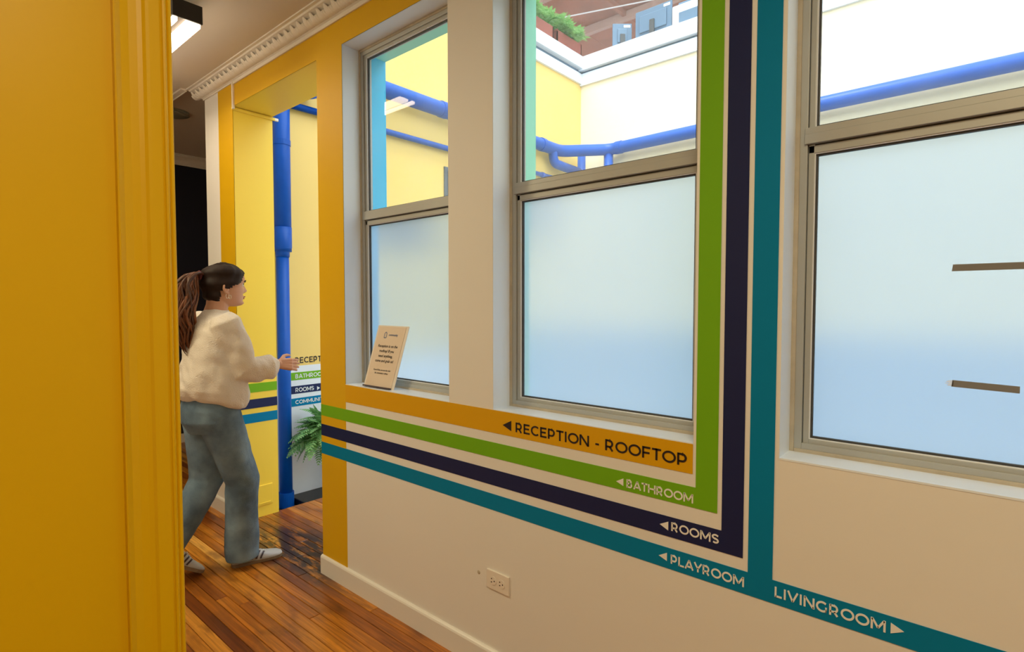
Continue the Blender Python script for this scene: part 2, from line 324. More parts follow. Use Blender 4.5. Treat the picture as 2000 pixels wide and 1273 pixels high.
# ------------------------------------------------------------------ stroke lettering (geometric capitals)
def arc(cx, cy, rx, ry, a0, a1, n=14):
    return [(cx+rx*math.cos(math.radians(a0+(a1-a0)*i/n)), cy+ry*math.sin(math.radians(a0+(a1-a0)*i/n))) for i in range(n+1)]
W0 = 0.165; h0, h1 = W0/2, 1-W0/2
GL = {
 'R': (.90, [[(.09, 0), (.09, 1)], [(.09, h1), (.42, h1)]+arc(.42, (h1+.36)/2, .27, (h1-.36)/2, 90, -90)+[(.09, .36)], [(.44, .36), (.72, -.0)]]),
 'P': (.86, [[(.09, 0), (.09, 1)], [(.09, h1), (.42, h1)]+arc(.42, (h1+.33)/2, .28, (h1-.33)/2, 90, -90)+[(.09, .33)]]),
 'B': (.90, [[(.09, 0), (.09, 1)], [(.09, h1), (.42, h1)]+arc(.42, (h1+.52)/2, .22, (h1-.52)/2, 90, -90)+[(.09, .52)], [(.42, .52)]+arc(.46, (h0+.52)/2, .25, (.52-h0)/2, 90, -90)+[(.09, h0)]]),
 'E': (.80, [[(.09, 0), (.09, 1)], [(.09, h1), (.72, h1)], [(.09, .51), (.65, .51)], [(.09, h0), (.74, h0)]]),
 'F': (.76, [[(.09, 0), (.09, 1)], [(.09, h1), (.72, h1)], [(.09, .47), (.65, .47)]]),
 'C': (1.00, [arc(.55, .5, .47, h1-.5, 48, 312, 26)]),
 'G': (1.05, [arc(.55, .5, .47, h1-.5, 48, 320, 26)+[(.90, .16), (.90, .50)]]),
 'O': (1.12, [arc(.56, .5, .49, h1-.5, 0, 360, 32)]),
 'T': (.78, [[(0, h1), (.78, h1)], [(.39, 0), (.39, 1)]]),
 'I': (.30, [[(.15, 0), (.15, 1)]]),
 'N': (1.02, [[(.09, 0), (.09, 1)], [(.11, .97), (.89, .03)], [(.91, 0), (.91, 1)]]),
 'U': (.98, [[(.09, 1), (.09, .42)]+arc(.48, .42, .39, .42-h0, 180, 360, 14)+[(.87, 1)]]),
 '-': (.48, [[(.07, .38), (.41, .38)]]),
 'A': (1.00, [[(.04, 0), (.50, .98)], [(.50, .98), (.96, 0)], [(.20, .27), (.80, .27)]]),
 'H': (1.02, [[(.09, 0), (.09, 1)], [(.91, 0), (.91, 1)], [(.09, .51), (.91, .51)]]),
 'M': (1.20, [[(.09, 0), (.09, 1)], [(.12, .96), (.60, .22)], [(.60, .22), (1.08, .96)], [(1.11, 0), (1.11, 1)]]),
 'L': (.72, [[(.09, 0), (.09, 1)], [(.09, h0), (.70, h0)]]),
 'Y': (.90, [[(.03, .98), (.45, .36)], [(.45, .36), (.87, .98)], [(.45, 0), (.45, .42)]]),
 'V': (.98, [[(.04, 1), (.49, .05)], [(.49, .05), (.94, 1)]]),
 'S': (.82, [arc(.42, .735, .30, .735-.5-.0+h1-.97, 50, 90, 3)[::1][:0]+[(.74, .83)]+arc(.42, .715, .31, h1-.715, 40, 270, 14)+arc(.42, .285, .31, .285-h0, 90, -140, 14)]),
 ' ': (.34, []),
}
def text_width(t, sp=.10): return sum(GL[c][0] for c in t)+sp*(len(t)-1)
def ribbon(mb, pts, w, fn, m):
    P = [Vector(p) for p in pts]; n = len(P); L_ = []; R_ = []
    closed = (P[0]-P[-1]).length < 1e-4 and n > 3
    for i in range(n):
        if closed and i in (0, n-1): d0 = (P[-1]-P[-2]).normalized(); d1 = (P[1]-P[0]).normalized()
        else:
            d0 = (P[i]-P[i-1]).normalized() if i else (P[1]-P[0]).normalized(); d1 = (P[i+1]-P[i]).normalized() if i < n-1 else d0
        d = (d0+d1).normalized(); k = 1/max(.5, d.dot(d0)); nn = Vector((-d.y, d.x))*w/2*k
        L_.append(P[i]+nn); R_.append(P[i]-nn)
    vs = []
    for i in range(n): vs += [fn(L_[i].x, L_[i].y, 0), fn(R_[i].x, R_[i].y, 0), fn(L_[i].x, L_[i].y, 1), fn(R_[i].x, R_[i].y, 1)]
    fs = []
    for i in range(n-1):
        a = 4*i; b = a+4; fs += [(a+2, b+2, b+3, a+3), (a, a+2, b+2, b)[::-1], (a+1, b+1, b+3, a+3)]
    e = 4*(n-1); fs += [(0, 1, 3, 2), (e, e+2, e+3, e+1)]
    mb.add(vs, fs, m)
def text_on(t, fn, width, height, parent, m, sp=.10, wt=W0):
    """fn(u,v,k): u,v metres on the surface, k 0 = on the surface, 1 = proud. one object per letter"""
    tw = text_width(t, sp); sx = width/tw; sy = height; u = 0
    for c in t:
        adv, strokes = GL[c]
        if strokes:
            mb = MB()
            for st in strokes:
                ribbon(mb, [(p[0]*sy, p[1]*sy) for p in st], wt*sy, lambda a, b, k, u=u: fn(u*sx+a/sy*sx, b, k), m)
            mb.build('letter', parent)
        u += adv+sp

# ------------------------------------------------------------------ setting: geometry constants
D = 1.54; YO = 1.80; HC = 2.94; TOP = 4.25
W1 = (-2.435, -1.668); W2 = (-1.421, -0.628); W3 = (-0.397, 0.45)
SILL, HEAD = 1.043, 2.732
DR = (-3.70, -2.67); DH = 2.722

# main wall with door and windows
w = MB()
WF = {'-y': 'white', '+y': 'wout'}
def wall_piece(x0, x1, z0, z1, **k):
    fm = dict(WF); fm.update(k.get('fm', {})); w.box(x0, x1, D, YO, z0, z1, 'white', fm)
wall_piece(-4.15, DR[0], -.1, DH, fm={'+x': 'ylit', '-x': 'white', '+z': 'yellow'})
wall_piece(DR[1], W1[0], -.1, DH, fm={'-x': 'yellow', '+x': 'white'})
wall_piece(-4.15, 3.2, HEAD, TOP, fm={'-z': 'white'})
w.box(-4.15, W1[0], D, YO, DH, HEAD, 'white', {'-z': 'ylit', '+y': 'wout'})
for a, b in ((W1[1], W2[0]), (W2[1], W3[0]), (W3[1], 3.2)): wall_piece(a, b, SILL, HEAD)
wall_piece(W1[0], 3.2, -.1, SILL)
wr = w.build('wall_right'); struct(wr, 'long cream wall with yellow, green, navy and teal painted wayfinding stripes and windows')
# piece between door piece top DH and HEAD next to window 1 is covered by the box above
def slab(name, x0, x1, z0, z1, m, t=.0012, parent=wr, label=None, y=D):
    b = MB(); b.box(x0, x1, y-t, y+.002, z0, z1, m); o = b.build(name, parent)
    if label: o['label'] = label
    return o
# yellow painted border of the doorway and windows
slab('yellow_border', -3.924, DR[0], .10, 2.722, 'yellow', label='yellow painted border left of the doorway')
slab('yellow_border', DR[1], W1[0], .098, 2.722, 'yellow', label='yellow painted post between doorway and first window')
b = MB(); b.box(-3.924, W1[0], D-.0012, D+.002, DH, 2.868, 'yellow'); b.box(W1[0], -.40, D-.0012, D+.002, HEAD, 2.868, 'yellow')
o = b.build('yellow_border', wr); o['label'] = 'yellow painted band above doorway and windows'
slab('gold_stripe', W1[0], -.629, .955, SILL, 'orange', .0016, label='golden stripe carrying the reception lettering')
def lshape(name, zb, zt, xl, xr, m, label, ext=None, t=.0018):
    b = MB(); b.box(DR[1], ext if ext else xr, D-t, D+.002, zb, zt, m); b.box(xl, xr, D-t, D+.002, zt, 2.93, m)
    o = b.build(name, wr); o['label'] = label
lshape('green_stripe', .857, .917, -.619, -.556, 'green', 'green stripe running along and turning up between the windows')
lshape('navy_stripe', .750, .811, -.543, -.484, 'navy', 'navy stripe running along and turning up between the windows')
lshape('teal_stripe', .652, .715, -.470, -.407, 'teal', 'teal stripe running along the wall with an upright branch', ext=3.1)
def onwall(x0, z0, t0=.0016, t1=.0030):
    return lambda u, v, k: (x0+u, D-(t1 if k else t0), z0+v)
text_on('RECEPTION - ROOFTOP', onwall(-1.3045, .975), .661, .0362, wr, 'blk', sp=.115)
text_on('BATHROOM', onwall(-.8425, .869), .217, .0265, wr, 'wht', sp=.12, wt=.178)
text_on('ROOMS', onwall(-.6915, .7705), .142, .0265, wr, 'wht', sp=.12, wt=.178)
text_on('PLAYROOM', onwall(-.692, .6705), .213, .0275, wr, 'wht', sp=.12, wt=.178)
text_on('LIVINGROOM', onwall(-.4000, .6725), .2455, .0275, wr, 'wht', sp=.12, wt=.178)
def arrow(p, m, fn=None):
    b = MB(); f = fn or (lambda u, v, k: (u, D-(.003 if k else .0016), v))
    vs = [f(*q, 1) for q in p]+[f(*q, 0) for q in p]; b.add(vs, [(0, 1, 2), (5, 4, 3), (0, 3, 4, 1), (1, 4, 5, 2), (2, 5, 3, 0)], m)
    b.build('arrow', wr if fn is None else COURT)
arrow([(-1.3687, .9925), (-1.3264, .9754), (-1.3264, 1.0137)], 'blk')
arrow([(-.8797, .8810), (-.8540, .8709), (-.8540, .8953)], 'wht')
arrow([(-.7286, .7815), (-.7012, .7687), (-.7012, .7956)], 'wht')
arrow([(-.7308, .6840), (-.7043, .6744), (-.7043, .6993)], 'wht')
arrow([(-.1448, .7005), (-.1448, .6751), (-.1189, .6884)], 'wht')
# stripes on the far reveal of the doorway
for z0, z1, m, l in ((.857, .917, 'green', 'green stripe on the doorway reveal'), (.750, .811, 'navy', 'navy stripe on the doorway reveal'), (.652, .715, 'teal', 'teal stripe on the doorway reveal')):
    b = MB(); b.box(DR[0]-.002, DR[0]+.0015, D, YO, z0, z1, m); o = b.build({'green':'green_stripe','navy':'navy_stripe','teal':'teal_stripe'}[m], wr); o['label'] = l
b = MB(); b.sphere((-1.499, D+.001, .380), .009, 'caulk', sq=(1, .25, 1)); o = b.build('wall_plug', wr, smooth=True); o['label'] = 'small brown filled hole left of the outlet'
# painted outer reveals of the windows
# white inner reveals, cool daylight tint put into their colour
for x0 in (W1[0], W2[0], W3[0]):
    b = MB(); b.box(x0-.002, x0+.001, D+.001, 1.640, SILL, HEAD, 'wlit'); b.build('inner_reveal', wr)
def outer_reveal(x0, x1, m, m2, label):
    b = MB(); b.box(x0-.001, x0+.002, 1.69, YO+.001, SILL, HEAD, m); b.box(x0, x1, 1.69, YO+.001, HEAD-.002, HEAD+.001, m2); b.box(x1-.002, x1+.001, 1.69, YO+.001, SILL, HEAD, m)
    o = b.build('painted_reveal', wr); o['label'] = label
outer_reveal(W1[0], W1[1], 'cyan', 'mint', 'cyan painted outer reveal of the left window')
outer_reveal(W2[0], W2[1], 'mint', 'mint', 'mint green painted outer reveal of the middle window')

# baseboards of the main wall
def board_profile(y0, z1, t=.015):
    return [(y0, -.02), (y0-t, -.02), (y0-t, z1-.012), (y0-t*.8, z1-.005), (y0-t*.45, z1-.001), (y0, z1)]
b = MB(); b.prism(board_profile(D, .100), 'x', DR[1]-.004, 3.2, 'trimw'); struct(b.build('baseboard_right'), 'cream baseboard below the striped wall, starting at the doorway', 'baseboard')
b = MB(); b.prism(board_profile(D, .100), 'x', -4.165, DR[0]+.004, 'trimw'); struct(b.build('baseboard_left'), 'short cream baseboard left of the doorway', 'baseboard')

# ------------------------------------------------------------------ windows
def frame_ring(b, x0, x1, z0, z1, wd, y0, y1, m, sides='LRTB'):
    if 'L' in sides: b.box(x0, x0+wd, y0, y1, z0, z1, m)
    if 'R' in sides: b.box(x1-wd, x1, y0, y1, z0, z1, m)
    if 'T' in sides: b.box(x0+wd, x1-wd, y0, y1, z1-wd, z1, m)
    if 'B' in sides: b.box(x0+wd, x1-wd, y0, y1, z0, z0+wd, m)
def window(name, x0, x1, label):
    root = empty(name, ((x0+x1)/2, 1.66, SILL)); struct(root, label, 'window')
    b = MB(); frame_ring(b, x0, x1, SILL, HEAD, .012, 1.636, 1.66, 'caulk'); b.build('caulk_joint', root, bevel=.002)
    b = MB(); frame_ring(b, x0+.008, x1-.008, SILL+.006, HEAD-.008, .022, 1.640, 1.69, 'alu'); b.build('window_frame', root, bevel=.0012)
    zr0, zr1 = 1.876, 1.920
    for nm, a, c in (('upper_sash', zr1, HEAD-.030), ('lower_sash', SILL+.026, zr0)):
        yy = 1.647
        b = MB(); frame_ring(b, x0+.032, x1-.032, a-(.0 if nm == 'upper_sash' else 0), c, .014 if True else 0, yy, 1.682, 'alu', 'LRT' if nm == 'upper_sash' else 'LRB')
        if nm == 'lower_sash': b.box(x0+.032, x1-.032, yy, 1.682, 1.853, 1.873, 'alu')
        s_ = b.build(nm, root, bevel=.0012)
        b = MB(); frame_ring(b, x0+.046, x1-.046, a+(.0 if nm == 'upper_sash' else .014), c-(.014 if nm == 'upper_sash' else .023), .007, 1.656, 1.666, 'gasket'); b.build('gasket', s_)
        b = MB(); frame_ring(b, x0+.0455, x1-.0455, a+(.0 if nm == 'upper_sash' else .0135), c-(.0135 if nm == 'upper_sash' else .0225), .0028, 1.650, 1.660, 'fascia'); q_ = b.build('lit_sash_edge', s_); q_['label'] = 'pale strip standing in for the lit sash edge'  # pale ring added where the sash edge catches window light
        b = MB(); gz0 = a+(.0 if nm == 'upper_sash' else .012); gz1 = c-(.012 if nm == 'upper_sash' else .021)
        if nm == 'upper_sash': b.box(x0+.045, x1-.045, 1.666, 1.670, gz0, gz1, 'clean', {'-y': 'glass'})
        else: b.box(x0+.045, x1-.045, 1.666, 1.670, gz0, gz1, 'clean', {'-y': 'frost'})
        p = b.build('glass_pane', s_); p['label'] = 'clear upper glass pane' if nm == 'upper_sash' else 'frosted lower glass pane'
    b = MB(); b.box(x0+.024, x1-.024, 1.634, 1.685, zr0+.001, zr0+.026, 'alu'); b.box(x0+.024, x1-.024, 1.636, 1.685, zr0+.026, zr1, 'alu'); b.box(x0+.03, x1-.03, 1.650, 1.68, 1.870, 1.878, 'gasket')
    b.build('meeting_rail', root, bevel=.0012)
    b = MB(); b.box(x0-.0, x1+.0, D-.001, 1.640, SILL-.002, SILL+.003, 'wlit'); b.build('window_sill', root)
    return root
win1 = window('window_1', *W1, 'narrow looking leftmost window with cyan outer reveal and card on its sill')
win2 = window('window_2', *W2, 'middle window with mint outer reveal above the reception lettering')
win3 = window('window_3', *W3, 'rightmost window, cut by the frame, with tape strips on its frosted pane')
for z, x0, lab, tilt, x1 in ((1.536, -.058, 'upper strip of tan tape stuck on frosted pane of right window', .0, .17), (1.262, -.052, 'lower short strip of tan tape on frosted pane, frayed left end', -.004, .068)):
    b = MB(); h = .0080
    b.add([(x0, 1.6652, z-h), (x1, 1.6652, z-h+tilt), (x1, 1.6652, z+h+tilt), (x0+.002, 1.6652, z+h), (x0, 1.6660, z-h), (x1, 1.6660, z-h+tilt), (x1, 1.6660, z+h+tilt), (x0+.002, 1.6660, z+h)],
          [(0, 1, 2, 3), (7, 6, 5, 4), (0, 4, 5, 1), (1, 5, 6, 2), (2, 6, 7, 3), (3, 7, 4, 0)], 'tape')
    if tilt:
        for k in range(7):
            zz = z-.006+k*.002; b.box(x0-.004-random.random()*.012, x0+.004, 1.6652, 1.6658, zz, zz+.0012, 'wht')
    tag(b.build('tape_strip'), lab, 'tape')

# ------------------------------------------------------------------ cornice and ceilings
CORN = [(0, 0), (-.008, 0), (-.008, .008), (-.016, .012), (-.022, .022), (-.030, .034), (-.044, .046), (-.060, .054), (-.072, .058), (-.076, .066), (-.091, .066), (-.091, .074), (0, .074)]
prof = [(D+p[0], 2.866+p[1]) for p in CORN]
b = MB(); b.prism(prof, 'x', -4.15, 3.2, 'plaster', end0=lambda p: -4.15-(D-p[0]))
corn = b.build('trim_1'); struct(corn, 'ornate cream plaster cornice along the top of the striped wall', 'cornice')
def leaf_ornament():
    b = MB(); n = 7
    # an acanthus leaf lying on the cove: a curled tongue with two side lobes
    for off, ln, wd in ((0, 1.0, .024), (-.019, .78, .016), (.019, .78, .016)):
        vs = []; fs = []
        for i in range(n):
            t = i/(n-1)*ln; y = -.012-.055*t; z = .014+.040*t-.012*math.sin(PI*t)
            hw = wd*math.sin(PI*(.12+.80*i/(n-1))); bulge = .0052*math.sin(PI*min(1, i/(n-1)*1.0))+(.006 if i >= n-2 else .002)
            nx = Vector((0, -.58, -.81))
            for a, h in ((-1, 0), (-.5, .75), (0, .55), (.5, .75), (1, 0)):
                vs.append((off*(1+.5*t)+a*hw, y+nx.y*bulge*h, z+nx.z*bulge*h))
        for i in range(n-1):
            for j in range(4): a = i*5+j; fs.append((a, a+1, a+6, a+5))
        b.add(vs, fs, 'plaster')
    b.sphere((.031, -.022, .018), .006, 'plaster', 8, 5); b.sphere((.031, -.040, .034), .005, 'plaster', 8, 5)
    return b
lo = leaf_ornament().build('cornice_leaf', None, smooth=True)
xs = [-4.20+.066*i for i in range(46)]
for i, x in enumerate(xs):
    o = lo if i == 0 else lo.copy()
    if i: COL.objects.link(o)
    o.parent = corn; o.location = (x, D, 2.866)

c = MB(); c.box(-1.30, 3.2, -2.6, D, HC, HC+.12, 'ceil'); c.box(-4.24, -1.30, -.8, D, HC, HC+.12, 'ceil'); c.box(-6.4, -4.24, -.8, 1.449, HC, HC+.12, 'ceil')
struct(c.build('ceiling'), 'plain cream ceiling of the corridor and room', 'ceiling')
c = MB(); c.box(-6.4, -4.15, 1.449, 3.3, 2.985, 3.10, 'ceil'); struct(c.build('ceiling_hall'), 'darker raised ceiling of the hall beyond the corridor', 'ceiling')
b = MB(); b.box(-6.3, -4.236, 1.418, 1.452, HC-.010, HC+.002, 'plaster'); b.box(-6.3, -4.236, 1.452, 1.458, HC-.016, 2.985, 'plaster')
struct(b.build('trim_2', bevel=.002), 'thin plaster edge strip where corridor ceiling meets the hall ceiling', 'trim')

# ------------------------------------------------------------------ other room walls
b = MB(); b.box(-1.42, -1.30, -2.6, .318, -.1, HC, 'white', {'+x': 'door', '+y': 'door'})
wl = b.build('wall_left'); struct(wl, 'near yellow wall at the left edge of the photo with moulded door casing')
# casing profile in (x offset from wall, y): extruded upright
cas = [(-1.42, .300), (-1.42, .416), (-1.300, .416), (-1.285, .4155), (-1.2825, .413), (-1.2825, .4095), (-1.286, .4075), (-1.2825, .4050), (-1.280, .4015), (-1.2815, .3985), (-1.2855, .397), (-1.2850, .3955), (-1.2840, .3930), (-1.2845, .3750), (-1.2850, .3690), (-1.2900, .3640), (-1.2930, .3560), (-1.2940, .3420), (-1.2920, .3280), (-1.2865, .3200), (-1.2850, .3180), (-1.2865, .3155), (-1.298, .3150), (-1.325, .3150), (-1.325, .300)]
b = MB(); b.prism(cas, 'z', 0, HC, 'door'); o = b.build('door_casing', wl); o['label'] = 'yellow moulded door casing with beaded edge'

b = MB(); b.box(-6.45, -6.34, -.8, 3.3, -.1, 3.1, 'navywall'); wb = b.build('wall_back'); struct(wb, 'dark navy wall at the far end of the hall')
b = MB(); pr = [(-6.34-q[0]*.9, 2.885+q[1]*1.35) for q in CORN]; b.prism(pr, 'y', 1.45, 3.3, 'plaster')
c3 = b.build('trim_3'); struct(c3, 'cream plaster cornice above the navy wall', 'cornice')
b = MB(); b.box(-6.345, -6.322, -.8, 3.3, -.02, .093, 'trimw'); struct(b.build('baseboard_back', bevel=.003), 'pale baseboard along the foot of the navy wall', 'baseboard')
b = MB(); b.box(-6.4, -1.42, -.92, -.8, -.1, HC, 'white'); struct(b.build('wall_corridor'), 'plain wall of the corridor opposite the windows')
b = MB(); b.box(-6.4, -4.15, 3.3, 3.42, -.1, 3.1, 'white'); struct(b.build('wall_hall'), 'plain side wall of the hall')
b = MB(); b.box(-1.42, 3.2, -2.72, -2.6, -.1, HC, 'white'); b.box(3.2, 3.32, -2.72, D, -.1, HC, 'white'); struct(b.build('wall_room'), 'plain walls of the room behind the camera')

# ------------------------------------------------------------------ floor of separate boards
b = MB(); b.box(-6.4, 3.2, -2.72, YO, -.12, -.022, 'dark'); b.box(-6.4, -4.15, YO, 3.4, -.12, -.022, 'dark'); b.box(-3.72, -1.6, YO, 3.0, -.12, -.022, 'dark')
fl = b.build('floor'); struct(fl, 'varnished orange brown hardwood strip floor with dark stains', 'floor')
def plank_verts(x0, x1, y0, y1, dz=0):
    g = .0012; e = .0018; x0 += g; x1 -= g; y0 += g; y1 -= g; z = dz
    v = [(x0, y0, -.02), (x1, y0, -.02), (x1, y1, -.02), (x0, y1, -.02), (x0, y0, z-e), (x1, y0, z-e), (x1, y1, z-e), (x0, y1, z-e), (x0+e, y0+e, z), (x1-e, y0+e, z), (x1-e, y1-e, z), (x0+e, y1-e, z)]
    f = [(0, 1, 5, 4), (1, 2, 6, 5), (2, 3, 7, 6), (3, 0, 4, 7), (4, 5, 9, 8), (5, 6, 10, 9), (6, 7, 11, 10), (7, 4, 8, 11), (8, 9, 10, 11)]
    return v, f
PW = .0545; rest = MB(); npl = 0
row0 = -50
for r in range(row0, 45):
    y0 = .880+PW*(r); y1 = y0+PW
    if y1 > 3.3: break
    for lo_, hi_ in ([(-6.34, 3.2)] if y1 <= 1.54 else ([(-6.34, -4.15), (-3.70, -2.67)] if y1 < 1.81 else [(-6.34, -4.15), (-3.72, -1.7)])):
        if y0 > 2.9 and lo_ > -4: continue
        x = lo_-random.random()*.8
        while x < hi_:
            ln = random.choice((1.0, 1.6, 2.2, 2.8, 3.4)); a, c_ = max(x, lo_), min(x+ln, hi_); x += ln
            if c_-a < .03: continue
            v, f = plank_verts(a, c_, y0, y1, random.uniform(-.0006, .0004))
            vis = (y0 > .62 and y0 < 2.35 and c_ > -4.7 and a < -1.55)
            if vis and npl < 290:
                q = MB(); q.add(v, f, 'wood'); q.build('plank', fl); npl += 1
            else: rest.add(v, f, 'wood')
o = rest.build('floor_boards', fl); o['kind'] = 'stuff'; o['label'] = 'remaining boards of the hardwood floor'

# ------------------------------------------------------------------ courtyard shell
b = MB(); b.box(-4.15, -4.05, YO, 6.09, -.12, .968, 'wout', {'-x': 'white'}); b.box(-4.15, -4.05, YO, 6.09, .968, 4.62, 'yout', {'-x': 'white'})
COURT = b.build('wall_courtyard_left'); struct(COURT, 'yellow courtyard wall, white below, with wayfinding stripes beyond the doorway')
for z0, z1, m in ((.857, .917, 'green'), (.750, .811, 'navy'), (.652, .715, 'teal')):
    b = MB(); b.box(-4.052, -4.0485, 2.0, 3.6, z0, z1, m); o = b.build({'green':'green_stripe','navy':'navy_stripe','teal':'teal_stripe'}[m], COURT)
def oncourt(y0, z0): return lambda u, v, k: (-4.0485+(.0018 if k else 0), y0+u, z0+v)
text_on('RECEPTION', oncourt(2.117, .988), .335, .046, COURT, 'blk', sp=.12)
text_on('BATHROOM', oncourt(2.117, .870), .262, .033, COURT, 'wht', sp=.10, wt=.175)
text_on('ROOMS', oncourt(2.117, .763), .155, .033, COURT, 'wht', sp=.10, wt=.175)
text_on('COMMUNITY', oncourt(2.115, .669), .262, .030, COURT, 'wht', sp=.10, wt=.175)
arrow([(2.2997, .7894), (2.2997, .7584), (2.3242, .7741)], 'wht', fn=lambda u, v, k: (-4.0485+(.002 if k else 0), u, v))
b = MB(); b.box(-4.15, 3.3, 6.09, 6.22, 1.2, 4.62, 'yfar'); b.box(-4.15, 3.3, 6.09, 6.22, -.12, 1.2, 'gout'); struct(b.build('wall_courtyard_far'), 'glare-paled yellow courtyard wall facing the windows')
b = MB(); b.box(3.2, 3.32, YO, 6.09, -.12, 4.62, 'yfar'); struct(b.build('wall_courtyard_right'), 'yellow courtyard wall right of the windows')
b = MB(); b.box(-4.15, 3.3, YO, 6.2, -.20, -.085, 'dark', {'+z': 'dark'}); b.box(-1.6, 3.2, YO, 6.09, -.085, -.03, 'gout'); b.box(-4.05, -1.6, 3.0, 6.09, -.085, -.03, 'gout')
struct(b.build('floor_courtyard'), 'courtyard ground with dark drain channel along the yellow wall', 'floor')
# fascia rim around the opening
b = MB()
for z0, z1, t, m in ((4.30, 4.43, .03, 'fascia'), (4.43, 4.475, .008, 'mon'), (4.475, 4.625, .075, 'fascia')):
    b.box(-4.15, -4.05+t, YO, 6.09, z0, z1, m); b.box(-4.05, 3.2, 6.09-t, 6.15, z0-.02, z1, m)
struct(b.build('trim_4', bevel=.003), 'white metal gutter rim around the top of the courtyard', 'gutter')
# white trunking below the small rim, one bracket
# rooftop terrace slabs and the boarded roof over them
b = MB(); b.box(-9, -4.15, -1, 12, 4.45, 4.60, 'fascia'); b.box(-4.15, 5, 6.22, 12, 4.45, 4.60, 'fascia'); struct(b.build('floor_terrace'), 'rooftop terrace slab around the courtyard opening', 'floor')
rf = empty('roof', (-3, 9, 6.9)); struct(rf, 'terracotta boarded roof over the rooftop terrace', 'roof')
for i in range(9):
    for j in range(5):
        x0 = -11+i*1.6; y0 = 6.3+j*1.5
        b = MB(); z = 6.9+random.uniform(-.02, .02); b.box(x0+.01, x0+1.59, y0+.01, y0+1.49, z, z+.04, 'terra'); b.build('roof_panel', rf, bevel=.004)
for i in range(4):
    for j in range(5):
        x0 = -11+i*1.6; y0 = -1.2+j*1.5
        b = MB(); b.box(x0+.01, x0+1.59, y0+.01, y0+1.49, 6.9, 6.94, 'terra'); b.build('roof_panel', rf, bevel=.004)
for j in range(6):
    b = MB(); y0 = 6.3+j*1.5; b.box(-11, 3.5, y0-.05, y0+.05, 6.74, 6.89, 'beam'); b.build('roof_beam', rf, bevel=.006)
for x0 in (-7.8, -5.2, -2.6, 0):
    b = MB(); b.box(x0-.04, x0+.04, 6.2, 13.8, 6.80, 6.90, 'terra'); b.build('roof_rafter', rf, bevel=.006)
b = MB(); b.tube([(-6.2, 8.0, 6.55), (-4.2, 8.6, 6.50), (-2.0, 8.4, 6.62), (1.0, 8.2, 6.60)], .012, 8, 'wht'); b.build('roof_cable', rf)
b = MB(); b.box(-11.2, 3.6, 13.8, 13.9, 4.5, 7.0, 'terra'); b.box(-11.2, -11.1, -1.2, 13.8, 4.5, 7.0, 'terra'); struct(b.build('wall_terrace'), 'terracotta boarded back wall of the rooftop terrace')
# a dark window in the courtyard wall
root = empty('window_4', (-4.05, 4.1, 2.0)); struct(root, 'small grey framed window high in the yellow courtyard wall', 'window')
b = MB(); b.box(-4.06, -4.035, 3.68, 4.62, 1.95, 2.80, 'winf'); b.build('window_frame', root, bevel=.003)
b = MB(); b.box(-4.034, -4.030, 3.72, 4.58, 1.99, 2.36, 'wing'); b.build('glass_pane', root)
b = MB(); b.box(-4.034, -4.030, 3.72, 4.58, 2.40, 2.76, 'wing'); b.build('glass_pane', root)

# ------------------------------------------------------------------ courtyard pipes
def smooth_path(pts, r=.12, n=5):
    P = [Vector(p) for p in pts]; out = [P[0]]
    for i in range(1, len(P)-1):
        a = P[i]+(P[i-1]-P[i]).normalized()*r; c_ = P[i]+(P[i+1]-P[i]).normalized()*r
        for k in range(n+1):
            t = k/n; out.append(a*(1-t)**2+P[i]*2*t*(1-t)+c_*t*t)
    out.append(P[-1]); return out
ro = empty('drain_pipe', (-3.95, 1.93, 3.36)); tag(ro, 'thick blue drain pipe running high along both courtyard walls with elbows', 'pipe')
b = MB(); b.tube(smooth_path([(-3.95, 1.86, 3.285), (-3.95, 3.8, 3.30), (-3.95, 5.50, 3.31), (-3.55, 5.98, 3.36), (3.1, 5.98, 3.385)], .10), .070, 20, 'blue'); b.build('main_pipe', ro, smooth=True)
def branch(pts, r=.05, rr=.08):
    b = MB(); b.tube(smooth_path(pts, rr), r, 16, 'blue'); b.build('branch_pipe', ro, smooth=True)
branch([(-3.56, 5.97, 3.36), (-3.56, 5.97, 2.2)], .058)
branch([(-3.93, 5.93, 3.36), (-3.93, 5.93, 2.2)], .052)
branch([(-3.95, 5.34, 3.30), (-3.95, 5.36, 3.14), (-3.93, 5.86, 3.12)], .055)
branch([(-3.95, 2.20, 3.30), (-3.95, 2.20, 3.10), (-3.97, 2.23, 3.03)], .055, .05)
for p, q in (((-3.95, 5.10, 3.31), (-3.95, 5.16, 3.31)), ((-3.46, 5.98, 3.362), (-3.38, 5.98, 3.362)), ((-1.9, 5.98, 3.37), (-1.83, 5.98, 3.37)), ((-3.95, 3.55, 3.30), (-3.95, 3.62, 3.30))):
    b = MB(); b.cyl(p, q, .077, 20, 'blue'); b.build('pipe_collar', ro, smooth=False)
ro = empty('water_pipe', (-4.0, 2.05, 2.95)); tag(ro, 'thin blue pipe running level along yellow courtyard wall below the thick pipe', 'pipe')
b = MB(); b.tube([(-4.01, 2.06, 2.955), (-4.01, 5.85, 2.99)], .026, 14, 'blue'); b.build('main_pipe', ro, smooth=True)
for y in (2.9, 4.1, 5.2):
    b = MB(); b.cyl((-4.01, y, 2.955+0.0092*(y-2)), (-4.01, y+.035, 2.955+0.0092*(y-2)), .033, 14, 'blue'); b.build('pipe_clip', ro)
ro = empty('downpipe', (-3.955, 1.99, -.08)); tag(ro, 'upright blue downpipe with a reducer beside the doorway', 'pipe')
b = MB(); b.tube([(-3.965, 1.995, 1.84), (-3.965, 1.995, 3.215)], .060, 24, 'blue'); b.build('upper_pipe', ro, smooth=True)
b = MB(); b.tube([(-3.965, 1.988, -.083), (-3.965, 1.988, 1.84)], .046, 24, 'blue'); b.build('lower_pipe', ro, smooth=True)
